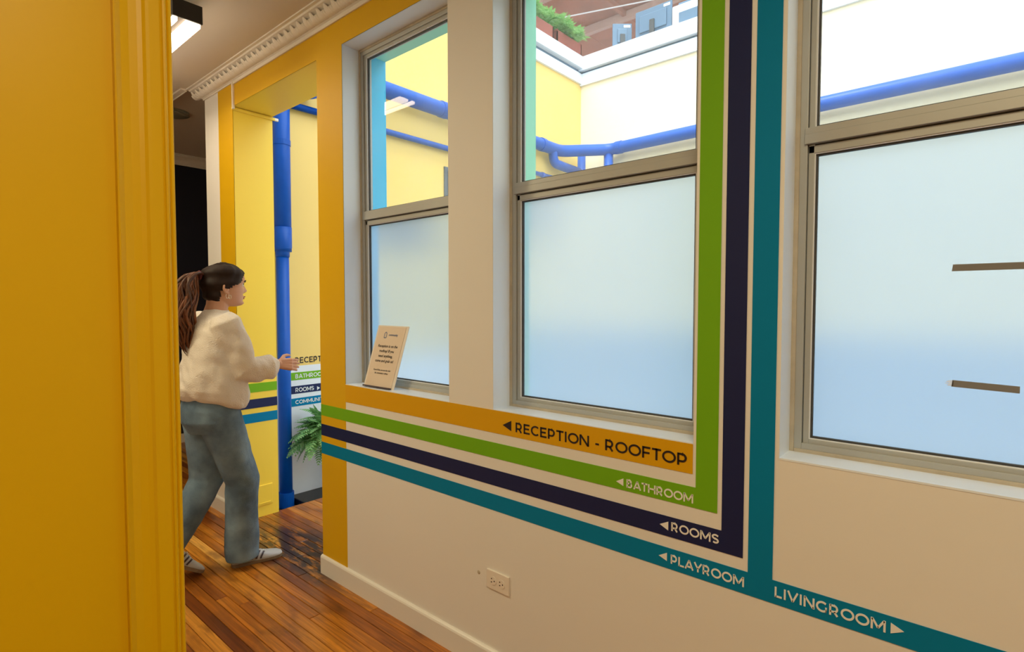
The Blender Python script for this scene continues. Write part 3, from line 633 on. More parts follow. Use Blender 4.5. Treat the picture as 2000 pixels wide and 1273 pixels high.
b = MB(); b.tube([(-3.965, 1.99, 1.80), (-3.965, 1.99, 1.835), (-3.965, 1.993, 1.87), (-3.965, 1.993, 2.02)], [.049, .050, .064, .064], 24, 'blue'); b.build('reducer', ro, smooth=True)
b = MB(); b.tube([(-3.965, 1.995, 2.62), (-3.965, 1.995, 2.66)], .0635, 24, 'blue'); b.build('collar', ro)
b = MB(); b.tube([(-3.965, 1.988, -.083), (-3.965, 1.988, .03)], .056, 24, 'blue'); b.build('collar', ro)
# black rubber mat in the channel
b = MB(); b.box(-4.04, -3.735, 2.05, 3.0, -.085, -.035, 'black'); tag(b.build('drain_mat', bevel=.006), 'black mat lying along the foot of the courtyard wall beside the blue downpipe', 'mat')

# ------------------------------------------------------------------ ferns
def frond_mesh(L, droop, lm, seedv):
    rnd = random.Random(seedv); b = MB(); n = 22; pts = []
    for i in range(n+1):
        t = i/n; pts.append(Vector((L*(t-.18*t*t*droop), 0, L*(.55*t-droop*.75*t*t))))
    b.tube(pts[::3], .0022, 4, lm)
    for i in range(1, n+1):
        t = i/n; p = pts[i]; d = (pts[i]-pts[i-1]).normalized(); wl = L*.20*math.sin(PI*(.10+.88*t))**.8+.004
        for sgn in (-1, 1):
            side = Vector((.35*d.x, sgn*.94, .35*d.z)).normalized(); upv = d.cross(Vector((0, 1, 0)))*(-.25)
            tip = p+side*wl*rnd.uniform(.85, 1.1)+Vector((0, 0, -.18*wl)); hw = L/n*.52
            b.add([p-d*hw*.6, p+side*wl*.5-d*hw, tip, p+side*wl*.5+d*hw, p+d*hw*.5], [(0, 1, 2, 3, 4)], lm)
    me = b.build('frond', None)
    return me
def fern(root, centre, nf, size, lm, seedv, spread=(0, 360), upb=0.0):
    rnd = random.Random(seedv); base = [frond_mesh(size*s_, dr, lm, seedv+k) for k, (s_, dr) in enumerate(((1.0, .95), (.85, .6), (.7, .25), (.95, 1.25)))]
    for i in range(nf):
        src = base[i % 4]; o = src if i < 4 else src.copy()
        if i >= 4: COL.objects.link(o)
        o.parent = root; az = math.radians(rnd.uniform(*spread)); el = math.radians(rnd.uniform(-15, 50)+upb)
        o.location = Vector(centre)-Vector(root.location)+Vector((rnd.uniform(-.03, .03), rnd.uniform(-.03, .03), 0))
        o.rotation_euler = (rnd.uniform(-.3, .3), -el, az); s_ = rnd.uniform(.75, 1.1); o.scale = (s_, s_, s_)
def potted(name, loc, r, h, m):
    root = empty(name, loc)
    b = MB(); x, y, z = loc
    b.tube([(x, y, z), (x, y, z+h*.82), (x, y, z+h*.82), (x, y, z+h)], [r*.72, r*.95, r*1.05, r*1.07], 24, m); b.build('pot', root, smooth=False)
    b = MB(); b.cyl((x, y, z+h-.01), (x, y, z+h+.003), r*.98, 24, 'soil'); b.build('soil', root); return root
fr = potted('potted_fern', (-3.85, 2.40, -.035), .080, .42, 'black'); tag(fr, 'bushy green fern in a dark pot beyond the doorway beside the blue downpipe', 'plant')
fern(fr, (-3.83, 2.30, .40), 95, .38, 'leaf', 11, spread=(-120, -35), upb=10); fern(fr, (-3.84, 2.36, .40), 40, .36, 'leaf', 12, spread=(-35, 85), upb=14)
def planter(x0, x1, y0, y1, z, label, seedv, cs):
    root = empty('planter', ((x0+x1)/2, (y0+y1)/2, z)); tag(root, label, 'planter', 'fern planters on the rooftop ledge')
    b = MB(); t = .015
    b.box(x0, x1, y0, y1, z, z+.02, 'planter'); b.box(x0, x0+t, y0, y1, z, z+.17, 'planter'); b.box(x1-t, x1, y0, y1, z, z+.17, 'planter'); b.box(x0, x1, y0, y0+t, z, z+.17, 'planter'); b.box(x0, x1, y1-t, y1, z, z+.17, 'planter'); b.box(x0-.008, x1+.008, y0-.008, y0+.004, z+.15, z+.175, 'planter')
    b.build('box', root)
    b = MB(); b.box(x0+t, x1-t, y0+t, y1-t, z+.10, z+.15, 'soil'); b.build('soil', root)
    for k, cy in enumerate(cs): fern(root, ((x0+x1)/2, cy, z+.15), 40, .33, 'leaf2', seedv+10*k, upb=34)
planter(-4.20, -4.02, 5.52, 6.05, 4.626, 'long red brown planter of pale green ferns on ledge corner', 31, (5.62, 5.80, 5.96))
planter(-4.20, -4.02, 4.92, 5.44, 4.626, 'red brown planter of ferns on the ledge, further left from the corner', 51, (5.05, 5.22, 5.38))

# ------------------------------------------------------------------ monitors on the rooftop ledge
def monitor(x0, x1, y, z0, z1, label, tilt=0.0, rot=0.0, m='mon'):
    cx = (x0+x1)/2; root = empty('monitor', (cx, y+.02, 4.625)); tag(root, label, 'monitor', 'screens seen from behind on the rooftop ledge')
    R_ = Matrix.Rotation(rot, 3, 'Z')
    def put(b, nm, bev=.004):
        b.v = [tuple(R_ @ Vector((p[0]-cx, p[1]-y-.02, p[2]))+Vector((cx, y+.02, 0))) for p in b.v]; return b.build(nm, root, bevel=bev)
    b = MB(); b.box(x0, x1, y, y+.025, z0, z1, m); scr = put(b, 'screen')
    b = MB(); b.box(x0+.06, x1-.06, y-.022, y, z0+.05, z1-.07, m); put(b, 'back_shell', .008)
    b = MB(); b.box(cx-.03, cx+.03, y-.045, y-.02, 4.63, (z0+z1)/2, 'gasket'); b.box(cx-.10, cx+.10, y-.07, y+.08, 4.626, 4.638, 'fascia'); put(b, 'stand')
    b = MB(); b.box(x1-.10, x1-.02, y-.004, y-.001, z1-.05, z1-.02, 'wht'); put(b, 'sticker', 0)
monitor(-3.33, -2.86, 6.20, 4.70, 5.02, 'large blue grey monitor back with white sticker on ledge')
monitor(-3.66, -3.42, 6.22, 4.68, 4.97, 'smaller monitor turned sideways on the ledge, left of the large one', rot=.7)
ro = empty('printer', (-2.62, 6.24, 4.625)); tag(ro, 'white boxy printer at the right end of the screens on the ledge', 'printer')
b = MB(); b.box(-2.83, -2.40, 6.14, 6.42, 4.626, 4.90, 'fascia'); b.build('body', ro, bevel=.02)
b = MB(); b.box(-2.74, -2.50, 6.125, 6.15, 4.66, 4.80, 'mon'); b.build('tray_opening', ro, bevel=.004)
b = MB(); b.box(-2.78, -2.44, 6.20, 6.40, 4.90, 4.95, 'mon'); b.build('scanner_lid', ro, bevel=.008)

# ------------------------------------------------------------------ interior small things
ro = empty('wall_outlet', (-1.392, D, .377)); tag(ro, 'cream double power outlet low on wall below the striped lettering', 'outlet')
b = MB(); b.box(-1.450, -1.335, D-.007, D+.001, .340, .414, 'plastic'); b.build('cover_plate', ro, bevel=.0025)
for cx in (-1.414, -1.371):
    b = MB(); b.cyl((cx, D-.009, .377), (cx, D-.006, .377), .0165, 20, 'plastic'); q = b.build('receptacle', ro, bevel=0)
    b = MB(); b.box(cx-.010, cx-.005, D-.0095, D-.0085, .3815, .3855, 'hole'); b.box(cx-.010, cx-.005, D-.0095, D-.0085, .3685, .3725, 'hole'); b.cyl((cx+.007, D-.0095, .377), (cx+.007, D-.0085, .377), .0028, 10, 'hole'); b.build('slots', q)
ro = empty('blank_plate', (DR[0], 1.70, .15)); tag(ro, 'yellow painted blank cover plate low on the doorway reveal', 'outlet')
b = MB(); b.box(DR[0]-.001, DR[0]+.008, 1.645, 1.755, .075, .215, 'ylit'); b.build('cover_plate', ro, bevel=.003)
b = MB(); b.box(DR[0]+.008, DR[0]+.011, 1.66, 1.74, .088, .094, 'ylit'); b.build('latch', ro)
ro = empty('cable_trunking', (-3.69, D, 2.78)); tag(ro, 'slim white cable trunking bent around the upper left corner of the doorway', 'trunking')
b = MB(); b.box(-3.685, -3.668, D-.013, D, 2.700, 2.866, 'plastic'); b.build('upright', ro, bevel=.002)
b = MB(); b.box(-3.700, -3.687, D-.010, YO+.035, 2.697, 2.715, 'ylit'); b.box(-3.7005, -3.6865, YO+.01, YO+.037, 2.6965, 2.7155, 'plastic'); b.build('reveal_run', ro, bevel=.002)
b = MB(); b.box(-3.680, -.3, D-.010, D, 2.853, 2.865, 'plastic'); b.build('long_run', ro, bevel=.002)

# leaning card in acrylic holder
ro = empty('sign_card', (-2.21, 1.585, SILL+.004)); tag(ro, 'beige notice card in clear stand leaning on the left window sill', 'sign')
BL, BR, TL, TR = Vector((-2.298, 1.562, SILL+.005)), Vector((-2.106, 1.574, SILL+.003)), Vector((-2.256, 1.624, 1.343)), Vector((-2.064, 1.636, 1.341))
ux = (BR-BL); uy = (TL-BL); nrm = ux.cross(uy).normalized()
if nrm.y > 0: nrm = -nrm
def card(u, v, k):   # u,v 0..1
    a = BL*(1-u)+BR*u; c_ = TL*(1-u)+TR*u; return tuple((a*(1-v)+c_*v)+nrm*k)
def cquad(b, u0, u1, v0, v1, k0, k1, m):
    vs = [card(u0, v0, k0), card(u1, v0, k0), card(u1, v1, k0), card(u0, v1, k0), card(u0, v0, k1), card(u1, v0, k1), card(u1, v1, k1), card(u0, v1, k1)]
    b.add(vs, [(0, 3, 2, 1), (4, 5, 6, 7), (0, 1, 5, 4), (1, 2, 6, 5), (2, 3, 7, 6), (3, 0, 4, 7)], m)
b = MB(); cquad(b, -.06, 1.09, .0, 1.01, -.003, 0, 'plastic'); b.build('clear_holder', ro)
b = MB(); cquad(b, 0, 1, .01, .99, .0005, .0015, 'paper'); b.build('card', ro)
def card_text(s, uc, v, size, m):
    cu = bpy.data.curves.new('t', 'FONT'); cu.body = s; cu.size = 1; cu.align_x = 'CENTER'; cu.resolution_u = 2; cu.offset = .022
    o = bpy.data.objects.new('t', cu); COL.objects.link(o); bpy.context.view_layer.update()
    me = bpy.data.meshes.new_from_object(o.evaluated_get(bpy.context.evaluated_depsgraph_get())); bpy.data.objects.remove(o)
    wW, hH = .20, .30
    for q in me.vertices: q.co = card(uc+q.co.x*size/wW, v+q.co.y*size/hH, .0022)
    me.materials.append(M[m]); o = bpy.data.objects.new('printed_line', me); COL.objects.link(o); attach(o, ro)
for s_, uc, v, sz, m in (('Reception is on the', .5, .655, .0185, 'ink'), ('rooftop! If you', .5, .575, .0185, 'ink'), ('need anything,', .5, .495, .0185, 'ink'), ('come and grab us!', .5, .415, .0185, 'ink'),
                      ('If you\u2019d like, you can also visit', .5, .275, .0105, 'ink'), ('the community rooftop', .5, .225, .0105, 'ink'), ('community', .60, .845, .0150, 'inkb')):
    card_text(s_, uc, v, sz, m)
b = MB()
for pts in ([(.27, .81), (.27, .88), (.31, .905), (.35, .88), (.35, .81), (.27, .81)],):
    for i in range(len(pts)-1):
        (a0, a1), (c0, c1) = pts[i], pts[i+1]; du, dv = c0-a0, c1-a1; l = math.hypot(du*.2, dv*.3); n0, n1 = -dv*.3/l*.0018/.2, du*.2/l*.0018/.3
        b.add([card(a0+n0, a1+n1, .0022), card(c0+n0, c1+n1, .0022), card(c0-n0, c1-n1, .0022), card(a0-n0, a1-n1, .0022)], [(0, 1, 2, 3)], 'inkb')
b.build('printed_emblem', ro)
b = MB(); cquad(b, -.02, 1.0, .0, .022, .0016, .014, 'stripe'); b.build('base_lip', ro)

# ceiling linear lamp
ro = empty('linear_lamp', (-3.5, 1.0, 2.83)); tag(ro, 'black linear ceiling lamp with two bright tubes in the corridor', 'lamp')
b = MB(); b.box(-4.30, -2.90, .946, 1.068, 2.806, 2.876, 'black'); b.build('housing', ro, bevel=.003)
b = MB(); b.box(-2.902, -2.890, .942, 1.072, 2.795, 2.880, 'black'); b.build('end_cap', ro, bevel=.003)
b = MB(); b.box(-4.30, -2.902, .950, 1.064, 2.800, 2.8065, 'reflector'); b.build('reflector', ro)
for ya, yb in ((.948, .966), (1.004, 1.066)):
    b = MB(); b.box(-4.30, -2.904, ya, yb, 2.780, 2.802, 'tube'); b.build('lit_tube', ro, bevel=.003)
for x in (-3.05, -4.1):
    b = MB(); b.box(x-.02, x+.02, .99, 1.025, 2.874, HC, 'black'); b.build('bracket', ro)
ro = empty('ceiling_light', (-4.95, 1.60, 2.98)); tag(ro, 'round unlit ceiling light on the hall ceiling', 'lamp')
b = MB(); b.cyl((-4.95, 1.60, 2.966), (-4.95, 1.60, 2.985), .115, 28, 'lampglass'); b.build('base', ro, bevel=0)
b = MB(); b.sphere((-4.95, 1.60, 2.966), .10, 'lampglass', 24, 10, (1, 1, .22)); b.build('lamp_shade', ro, smooth=True)

# ------------------------------------------------------------------ the walking woman (faces +Y)
XC = -3.10
def remesh(mb, name, voxel, parent, m, smooth_it=6, disp=0.0, dscale=.06, material_keep=False):
    me = bpy.data.meshes.new('tmp'); me.from_pydata(mb.v, [], mb.f)
    bm = bmesh.new(); bm.from_mesh(me); bmesh.ops.recalc_face_normals(bm, faces=bm.faces); bm.to_mesh(me); bm.free()
    o = bpy.data.objects.new('tmp', me); COL.objects.link(o)
    r = o.modifiers.new('r', 'REMESH'); r.mode = 'VOXEL'; r.voxel_size = voxel; r.use_smooth_shade = True
    sm = o.modifiers.new('s', 'SMOOTH'); sm.iterations = smooth_it; sm.factor = .5
    bpy.context.view_layer.update()
    n = bpy.data.meshes.new_from_object(o.evaluated_get(bpy.context.evaluated_depsgraph_get())); bpy.data.objects.remove(o)
    n.name = name; n.materials.clear(); n.materials.append(M[m])
    if disp:
        from mathutils import noise
        nr = [v.normal.copy() for v in n.vertices]
        for v, q in zip(n.vertices, nr):
            c = v.co
            a = noise.noise(Vector((c.x*9, c.y*9, c.z*5+3)))*1.0+noise.noise(Vector((c.x*22, c.y*20+c.z*8, c.z*15)))*.45
            v.co = c+q*a*disp
    n.polygons.foreach_set('use_smooth', [True]*len(n.polygons))
    o = bpy.data.objects.new(name, n); COL.objects.link(o)
    if parent: attach(o, parent)
    return o
def ring_loft(b, secs, m, seg=28):
    """secs: (z, yc, xc, ry_front, ry_back, rx)"""
    vs = []; fs = []
    for (z, yc, xc, rf, rb, rx) in secs:
        for j in range(seg):
            a = 2*PI*j/seg; sy = math.sin(a); vs.append((xc+rx*math.cos(a), yc+(rf if sy > 0 else rb)*sy, z))
    for i in range(len(secs)-1):
        for j in range(seg): p = i*seg+j; q = i*seg+(j+1) % seg; fs.append((p, q, q+seg, p+seg))
    fs.append(tuple(range(seg-1, -1, -1))); fs.append(tuple((len(secs)-1)*seg+j for j in range(seg)))
    b.add(vs, fs, m)
HY, HX = 1.232, XC       # head centre line
# head profile: (z, front y, back y, half width)
HEAD_P = [(1.437, 1.286, 1.215, .022), (1.444, 1.312, 1.195, .036), (1.456, 1.320, 1.175, .048), (1.468, 1.317, 1.160, .056), (1.478, 1.318, 1.150, .061), (1.492, 1.319, 1.142, .066), (1.508, 1.318, 1.136, .070),
          (1.522, 1.320, 1.130, .073), (1.540, 1.323, 1.126, .075), (1.556, 1.324, 1.124, .076), (1.572, 1.331, 1.124, .077), (1.590, 1.331, 1.126, .077), (1.610, 1.326, 1.131, .075), (1.630, 1.313, 1.142, .069), (1.646, 1.292, 1.160, .058), (1.658, 1.266, 1.184, .041), (1.664, 1.242, 1.212, .020)]
def head_r(z):
    P = HEAD_P
    if z <= P[0][0]: return P[0][1:]
    for a, c in zip(P, P[1:]):
        if z <= c[0]:
            t = (z-a[0])/(c[0]-a[0]); t = t*t*(3-2*t)*.5+t*.5
            return tuple(a[k]*(1-t)+c[k]*t for k in (1, 2, 3))
    return P[-1][1:]
b = MB(); seg = 56; vs = []; fs = []; zs = [1.437+(1.664-1.437)*i/72 for i in range(73)]
for z in zs:
    f_, k_, hw = head_r(z); yc = (f_+k_)/2+.006; 
    for j in range(seg):
        a = 2*PI*j/seg; sy = math.sin(a); cx = math.cos(a)
        cxx = math.copysign(abs(cx)**.92, cx)
        x = hw*cxx; y = yc+((f_-yc) if sy > 0 else (yc-k_))*math.copysign(abs(sy)**.95, sy)
        if sy > 0:
            ax = abs(x)
            nose = .024*math.exp(-((z-1.520)/.013)**2)*math.exp(-(ax/.013)**2)+.015*math.exp(-((z-1.540)/.018)**2)*math.exp(-(ax/.011)**2)
            lips = .011*math.exp(-((z-1.492)/.006)**2)*math.exp(-(ax/.021)**2)+.009*math.exp(-((z-1.480)/.006)**2)*math.exp(-(ax/.019)**2)
            chin = .010*math.exp(-((z-1.455)/.012)**2)*math.exp(-(ax/.022)**2)
            sock = -.011*math.exp(-((z-1.553)/.012)**2)*math.exp(-((ax-.032)/.015)**2)
            cheek = .004*math.exp(-((z-1.522)/.02)**2)*math.exp(-((ax-.042)/.02)**2)
            y += (nose+lips+chin+sock+cheek)*min(1, sy*2)
        vs.append((HX+x, y, z))
for i in range(len(zs)-1):
    for j in range(seg): p = i*seg+j; q = i*seg+(j+1) % seg; fs.append((p, q, q+seg, p+seg))
fs.append(tuple(range(seg-1, -1, -1))); fs.append(tuple((len(zs)-1)*seg+j for j in range(seg)))
b.add(vs, fs, 'skin')
# ears
for sgn in (1, -1):
    ex = HX+sgn*.076
    b.tube([(ex, 1.213, 1.500), (ex+sgn*.007, 1.199, 1.512), (ex+sgn*.012, 1.190, 1.530), (ex+sgn*.012, 1.192, 1.548), (ex+sgn*.008, 1.205, 1.557), (ex+sgn*.003, 1.218, 1.548)], [.006, .0065, .006, .006, .006, .005], 8, 'skin')
    b.sphere((ex+sgn*.003, 1.206, 1.530), .016, 'skin', sq=(.35, .8, 1.3)); b.sphere((ex+sgn*.003, 1.213, 1.503), .008, 'skin')
# neck, torso
b.tube([(XC, 1.195, 1.500), (XC, 1.190, 1.44), (XC, 1.178, 1.39), (XC, 1.168, 1.34)], [(.050, .052), (.050, .054), (.056, .060), (.10, .075)], 20, 'skin')
ring_loft(b, [(.86, 1.145, XC, .11, .13, .165), (.95, 1.145, XC, .10, .12, .160), (1.08, 1.150, XC, .09, .10, .135), (1.20, 1.165, XC, .10, .10, .150), (1.30, 1.168, XC, .09, .095, .165), (1.36, 1.170, XC, .065, .075, .140), (1.39, 1.172, XC, .05, .06, .07)], 'skin')
RX, LX = XC+.165, XC-.165
# arms (R is the near side)
ARM_R = [(RX-.02, 1.168, 1.345), (RX+.005, 1.205, 1.235), (RX+.010, 1.240, 1.115), (RX+.005, 1.330, 1.112), (RX-.005, 1.430, 1.122)]
ARM_L = [(LX+.02, 1.168, 1.345), (LX-.01, 1.170, 1.22), (LX-.01, 1.165, 1.105), (LX-.005, 1.215, 1.00), (LX, 1.265, .905)]
AR = [.050, .044, .038, .034, .024]
for A in (ARM_R, ARM_L): b.tube(A, AR, 14, 'skin', dome=True)
def hand(b, w, d, side, palm):
    """w wrist point, d direction, side = thumb direction"""
    w, d, side = Vector(w), Vector(d).normalized(), Vector(side).normalized(); n = d.cross(side).normalized()
    if n.dot(Vector(palm)) < 0: n = -n       # n points out of the palm
    b.tube([w-d*.01, w+d*.02, w+d*.050, w+d*.082], [(.017, .022), (.015, .028), (.013, .034), (.011, .035)], 14, 'skin', dome=True) if False else None
    vs = []; 
    b.tube([w-d*.02, w+d*.01], .021, 12, 'skin', dome=True)
    for k, off in enumerate((.026, .009, -.009, -.025)):     # metacarpals form the palm
        b.tube([w+d*.005+side*off*.55, w+d*.082+side*off], [.013, .0125], 10, 'skin', dome=True)
    for k, (off, ln) in enumerate(((.026, .070), (.009, .078), (-.009, .072), (-.025, .056))):
        p0 = w+d*.080+side*off; spread = d+side*off*3; p1 = p0+spread*ln*.42+n*.004; p2 = p1+(spread*.88+n*.45)*ln*.32; p3 = p2+(spread*.65+n*.75)*ln*.26
        b.tube([p0, p1, p2, p3], [.0085, .0078, .0070, .0058], 10, 'skin', dome=True)
    t0 = w+d*.022+side*.022; t1 = t0+(d*.55+side*.70+n*.25)*.038; t2 = t1+(d*.85+side*.25+n*.3)*.028; t3 = t2+(d*.95+n*.3)*.020
    b.tube([t0, t1, t2, t3], [.0125, .0100, .0088, .0070], 10, 'skin', dome=True)
hand(b, (RX-.005, 1.436, 1.121), (-.05, 1, -.12), (-.25, .15, 1), (-1, 0, 0))
hand(b, (LX, 1.270, .897), (.02, .50, -.87), (.2, .8, .45), (1, 0, -.2))
# legs
LEG_R = [(XC+.075, 1.150, .89), (XC+.070, 1.215, .69), (XC+.055, 1.275, .495), (XC+.040, 1.280, .30), (XC+.020, 1.292, .085)]
LEG_L = [(XC-.080, 1.140, .89), (XC-.080, 1.150, .69), (XC-.078, 1.148, .495), (XC-.076, 1.045, .33), (XC-.072, .935, .165)]
for A in (LEG_R, LEG_L): b.tube(A, [.088, .070, .052, .045, .034], 16, 'skin', dome=True)
FR = dict(heel=Vector((-3.105, 1.250, 0)), toe=Vector((-3.052, 1.492, 0)), up=0)
b.tube([(-3.098, 1.275, .045), (-3.080, 1.36, .034), (-3.062, 1.44, .024)], [(.022, .026), (.024, .016), (.024, .009)], 12, 'skin', dome=True)
b.tube([(XC-.072, .935, .15), (XC-.070, 1.00, .085), (XC-.066, 1.06, .034)], [(.020, .022), (.022, .015), (.022, .008)], 12, 'skin', dome=True)
pw = empty('person', (XC, 1.20, 0))
tag(pw, 'woman with auburn ponytail, cream sweater, jeans and grey sneakers walking towards the doorway', 'person')
remesh(b, 'body', .0036, pw, 'skin', 2)
# face details
for sgn in (1, -1):
    q = MB(); q.sphere((HX+sgn*.031, 1.306, 1.553), .0115, 'eye', 16, 10); eb = q.build('eye', pw, smooth=True)
    q = MB(); q.sphere((HX+sgn*.032, 1.3135, 1.553), .0055, 'iris', 12, 8, (1, .8, 1)); q.build('iris', eb, smooth=True)
    q = MB(); q.tube([(HX+sgn*.012, 1.332, 1.570), (HX+sgn*.030, 1.328, 1.578), (HX+sgn*.050, 1.312, 1.572)], [.0028, .0034, .0018], 8, 'hair'); q.build('eyebrow', pw, smooth=True)
    q = MB(); q.tube([(HX+sgn*.018, 1.3175, 1.557), (HX+sgn*.031, 1.3195, 1.5615), (HX+sgn*.045, 1.3095, 1.555)], [.0012, .0018, .0012], 6, 'hair'); q.build('eyelash', pw, smooth=True)
q = MB(); q.tube([(HX-.021, 1.322, 1.487), (HX-.008, 1.332, 1.4905), (HX, 1.3325, 1.4895), (HX+.008, 1.332, 1.4905), (HX+.021, 1.322, 1.487)], [.0015, .0036, .0034, .0036, .0015], 8, 'lip')
q.tube([(HX-.018, 1.322, 1.484), (HX, 1.330, 1.4810), (HX+.018, 1.322, 1.484)], [.0015, .0042, .0015], 8, 'lip'); q.build('mouth', pw, smooth=True)
for dy, r in ((0, .012), (.013, .010)):
    q = MB(); c0 = Vector((HX+.083, 1.210+dy, 1.492-dy*.3)); q.tube([c0+Vector((0, math.cos(a_)*r*.6, math.sin(a_)*r)) for a_ in [2*PI*i/18 for i in range(19)]], .0016, 6, 'gold'); o = q.build('earring', pw, smooth=True); o['label'] = 'small pale hoop earring'
# hair: scalp cap following the skull
b = MB(); vs = []; fs = []; idx = {}
zz = [1.455+(1.672-1.455)*i/40 for i in range(41)]; seg = 64
for i, z in enumerate(zz):
    f_, k_, hw = head_r(min(z, 1.664)); yc = (f_+k_)/2; t = .012+.004*math.sin(z*90)
    if z > 1.655: sh = max(.0, (1.6785-z)/.0235)**.5
    else: sh = 1
    for j in range(seg):
        a = 2*PI*j/seg; sy = math.sin(a); cx = math.cos(a); gro = .0018*math.sin(j*5.0+z*60)
        x = (hw+t+gro)*cx*sh; y = yc+(((f_-yc)+t*.4) if sy > 0 else ((yc-k_)+t*1.2))*sy*sh+gro; vs.append((HX+x, y, z))
def keep(v):
    x, y, z = v; yl = y-HY
    # hairline runs from forehead top down behind the ear to the nape
    if z > 1.625: return yl < .10 - max(0, 1.640-z)*.5
    if z > 1.565: return yl < .060+(z-1.565)*.55
    if z > 1.52: return yl < -.028+(z-1.52)*1.9
    return yl < -.048 and z > 1.460
for i in range(len(zz)-1):
    for j in range(seg):
        q = (i*seg+j, i*seg+(j+1) % seg, (i+1)*seg+(j+1) % seg, (i+1)*seg+j)
        if all(keep(vs[k]) for k in q): fs.append(q)
fs.append(tuple((len(zz)-1)*seg+j for j in range(seg)))
b.add(vs, fs, 'hair'); hc = b.build('hair', pw, smooth=True)
md = hc.modifiers.new('thick', 'SOLIDIFY'); md.thickness = .010; md.offset = -.6
# combed strands lying over the cap towards the tie
TIE = Vector((HX+.012, 1.108, 1.600)); rnd = random.Random(5); b = MB()
for k in range(90):
    a = rnd.uniform(-1.0, 1.0)*2.0; # angle round the head measured from the top
    st = Vector((HX+math.sin(a)*.078, HY+.078*math.cos(a*.55)-.0, 1.600+.052*math.cos(a)+.004))
    if abs(a) > 1.35: st.y = HY+.010-.03*(abs(a)-1.35); 
    pts = []
    for i in range(9):
        t = i/8; p = st.lerp(TIE, t); c0 = Vector((HX, HY-.005, 1.575)); d = p-c0
        rr = math.sqrt((d.x/.084)**2+(d.y/.113)**2+(d.z/.094)**2); p = c0+d*(1.012/max(rr, .2)) if t < .86 else p
        pts.append(p)
    b.tube(pts, [.0015, .0028, .003, .003, .003, .003, .003, .003, .002], 5, 'hair')
o = b.build('hair_strands', pw, smooth=True); o['kind'] = 'stuff'
q = MB(); q.tube([TIE+Vector((math.cos(a_)*.018, -.006, math.sin(a_)*.018)) for a_ in [2*PI*i/16 for i in range(17)]], .007, 8, 'tie'); q.build('hair_tie', pw, smooth=True)
# ponytail: bundle of locks
b = MB(); SP = [Vector(p) for p in ((HX+.012, 1.112, 1.598), (HX+.015, 1.070, 1.606), (HX+.022, 1.035, 1.560), (HX+.026, 1.030, 1.480), (HX+.030, 1.010, 1.400), (HX+.030, 1.028, 1.320), (HX+.025, 1.030, 1.250), (HX+.022, 1.040, 1.185))]
SR = [.012, .034, .054, .062, .058, .048, .032, .010]
def cr_(P, t):
    n = len(P)-1; u = t*n; i = min(int(u), n-1); f = u-i; p0, p1, p2, p3 = P[max(i-1, 0)], P[i], P[i+1], P[min(i+2, n)]
    return .5*((2*p1)+(p2-p0)*f+(2*p0-5*p1+4*p2-p3)*f*f+(3*p1-p0-3*p2+p3)*f**3)
for k in range(110):
    a = rnd.uniform(0, 2*PI); r0 = math.sqrt(rnd.random()); ph = rnd.uniform(0, 6); end = rnd.uniform(.72, 1.0); pts = []; rad = []
    for i in range(20):
        t = i/19*end; c0 = cr_(SP, t); R0 = SR[min(int(t*7), 7)]*(1-(t*7) % 1)+SR[min(int(t*7)+1, 7)]*((t*7) % 1)
        wv = .35*math.sin(t*11+ph)
        pts.append(c0+Vector((math.cos(a+wv)*R0*r0*.8, math.sin(a+wv)*R0*r0, math.sin(a)*R0*r0*.25))); rad.append((.0055+.002*math.sin(ph+t*5))*(1 if t < .8*end else max(.12, (end-t)/(.2*end))))
    b.tube(pts, rad, 6, 'pony')
o = b.build('ponytail', pw, smooth=True); o['label'] = 'long wavy auburn ponytail'
# sweater
b = MB()
ring_loft(b, [(.925, 1.165, XC, .140, .150, .190), (.945, 1.160, XC, .158, .165, .205), (.99, 1.158, XC, .170, .172, .215), (1.06, 1.158, XC, .165, .160, .212), (1.15, 1.165, XC, .152, .145, .205), (1.24, 1.170, XC, .142, .132, .205), (1.31, 1.172, XC, .120, .118, .200), (1.355, 1.172, XC, .095, .098, .175), (1.385, 1.175, XC, .072, .078, .120), (1.405, 1.182, XC, .064, .070, .078), (1.418, 1.186, XC, .060, .066, .066)], 'knit')
def sleeve(A, R_):
    P = [Vector(p) for p in A]; b.tube([P[0]+(P[0]-P[1])*.05]+[P[0].lerp(P[1], .5), P[1], P[2], P[3], P[3].lerp(P[4], .65), P[3].lerp(P[4], .86)], R_, 20, 'knit', dome=True)
sleeve(ARM_R, [.078, .076, .074, .076, .070, .060, .040]); sleeve(ARM_L, [.078, .074, .072, .070, .064, .055, .038])
sw = remesh(b, 'sweater', .006, pw, 'knit', 6, disp=.016); sw['label'] = 'loose cream knitted sweater'
# tilt the hem: lower in front than behind
q0 = sw.data
for v in q0.vertices:
    wz = v.co.z; t = max(0, min(1, (1.12-wz)/.18))
    if abs(v.co.x-XC) < .23: v.co.z -= t*(v.co.y-1.16)*.22
# jeans
b = MB()
ring_loft(b, [(.78, 1.165, XC, .105, .125, .150), (.84, 1.155, XC, .125, .145, .178), (.90, 1.150, XC, .125, .140, .178), (.96, 1.150, XC, .115, .125, .168), (1.01, 1.150, XC, .105, .115, .155)], 'denim')
def jleg(A, R_):
    P = [Vector(p) for p in A]; pts = []
    for i in range(4):
        pts += [P[i], P[i].lerp(P[i+1], .5)]
    pts.append(P[4]); b.tube(pts, R_, 22, 'denim', cap=True)
jleg(LEG_R[:4]+[(XC+.024, 1.285, .055)], [.108, .102, .096, .090, .087, .085, .085, .086, .088])
jleg(LEG_L[:4]+[(XC-.072, .925, .175)], [.108, .102, .096, .090, .086, .082, .080, .080, .080])
je = remesh(b, 'jeans', .006, pw, 'denim', 5, disp=.008); je['label'] = 'wide washed blue jeans'
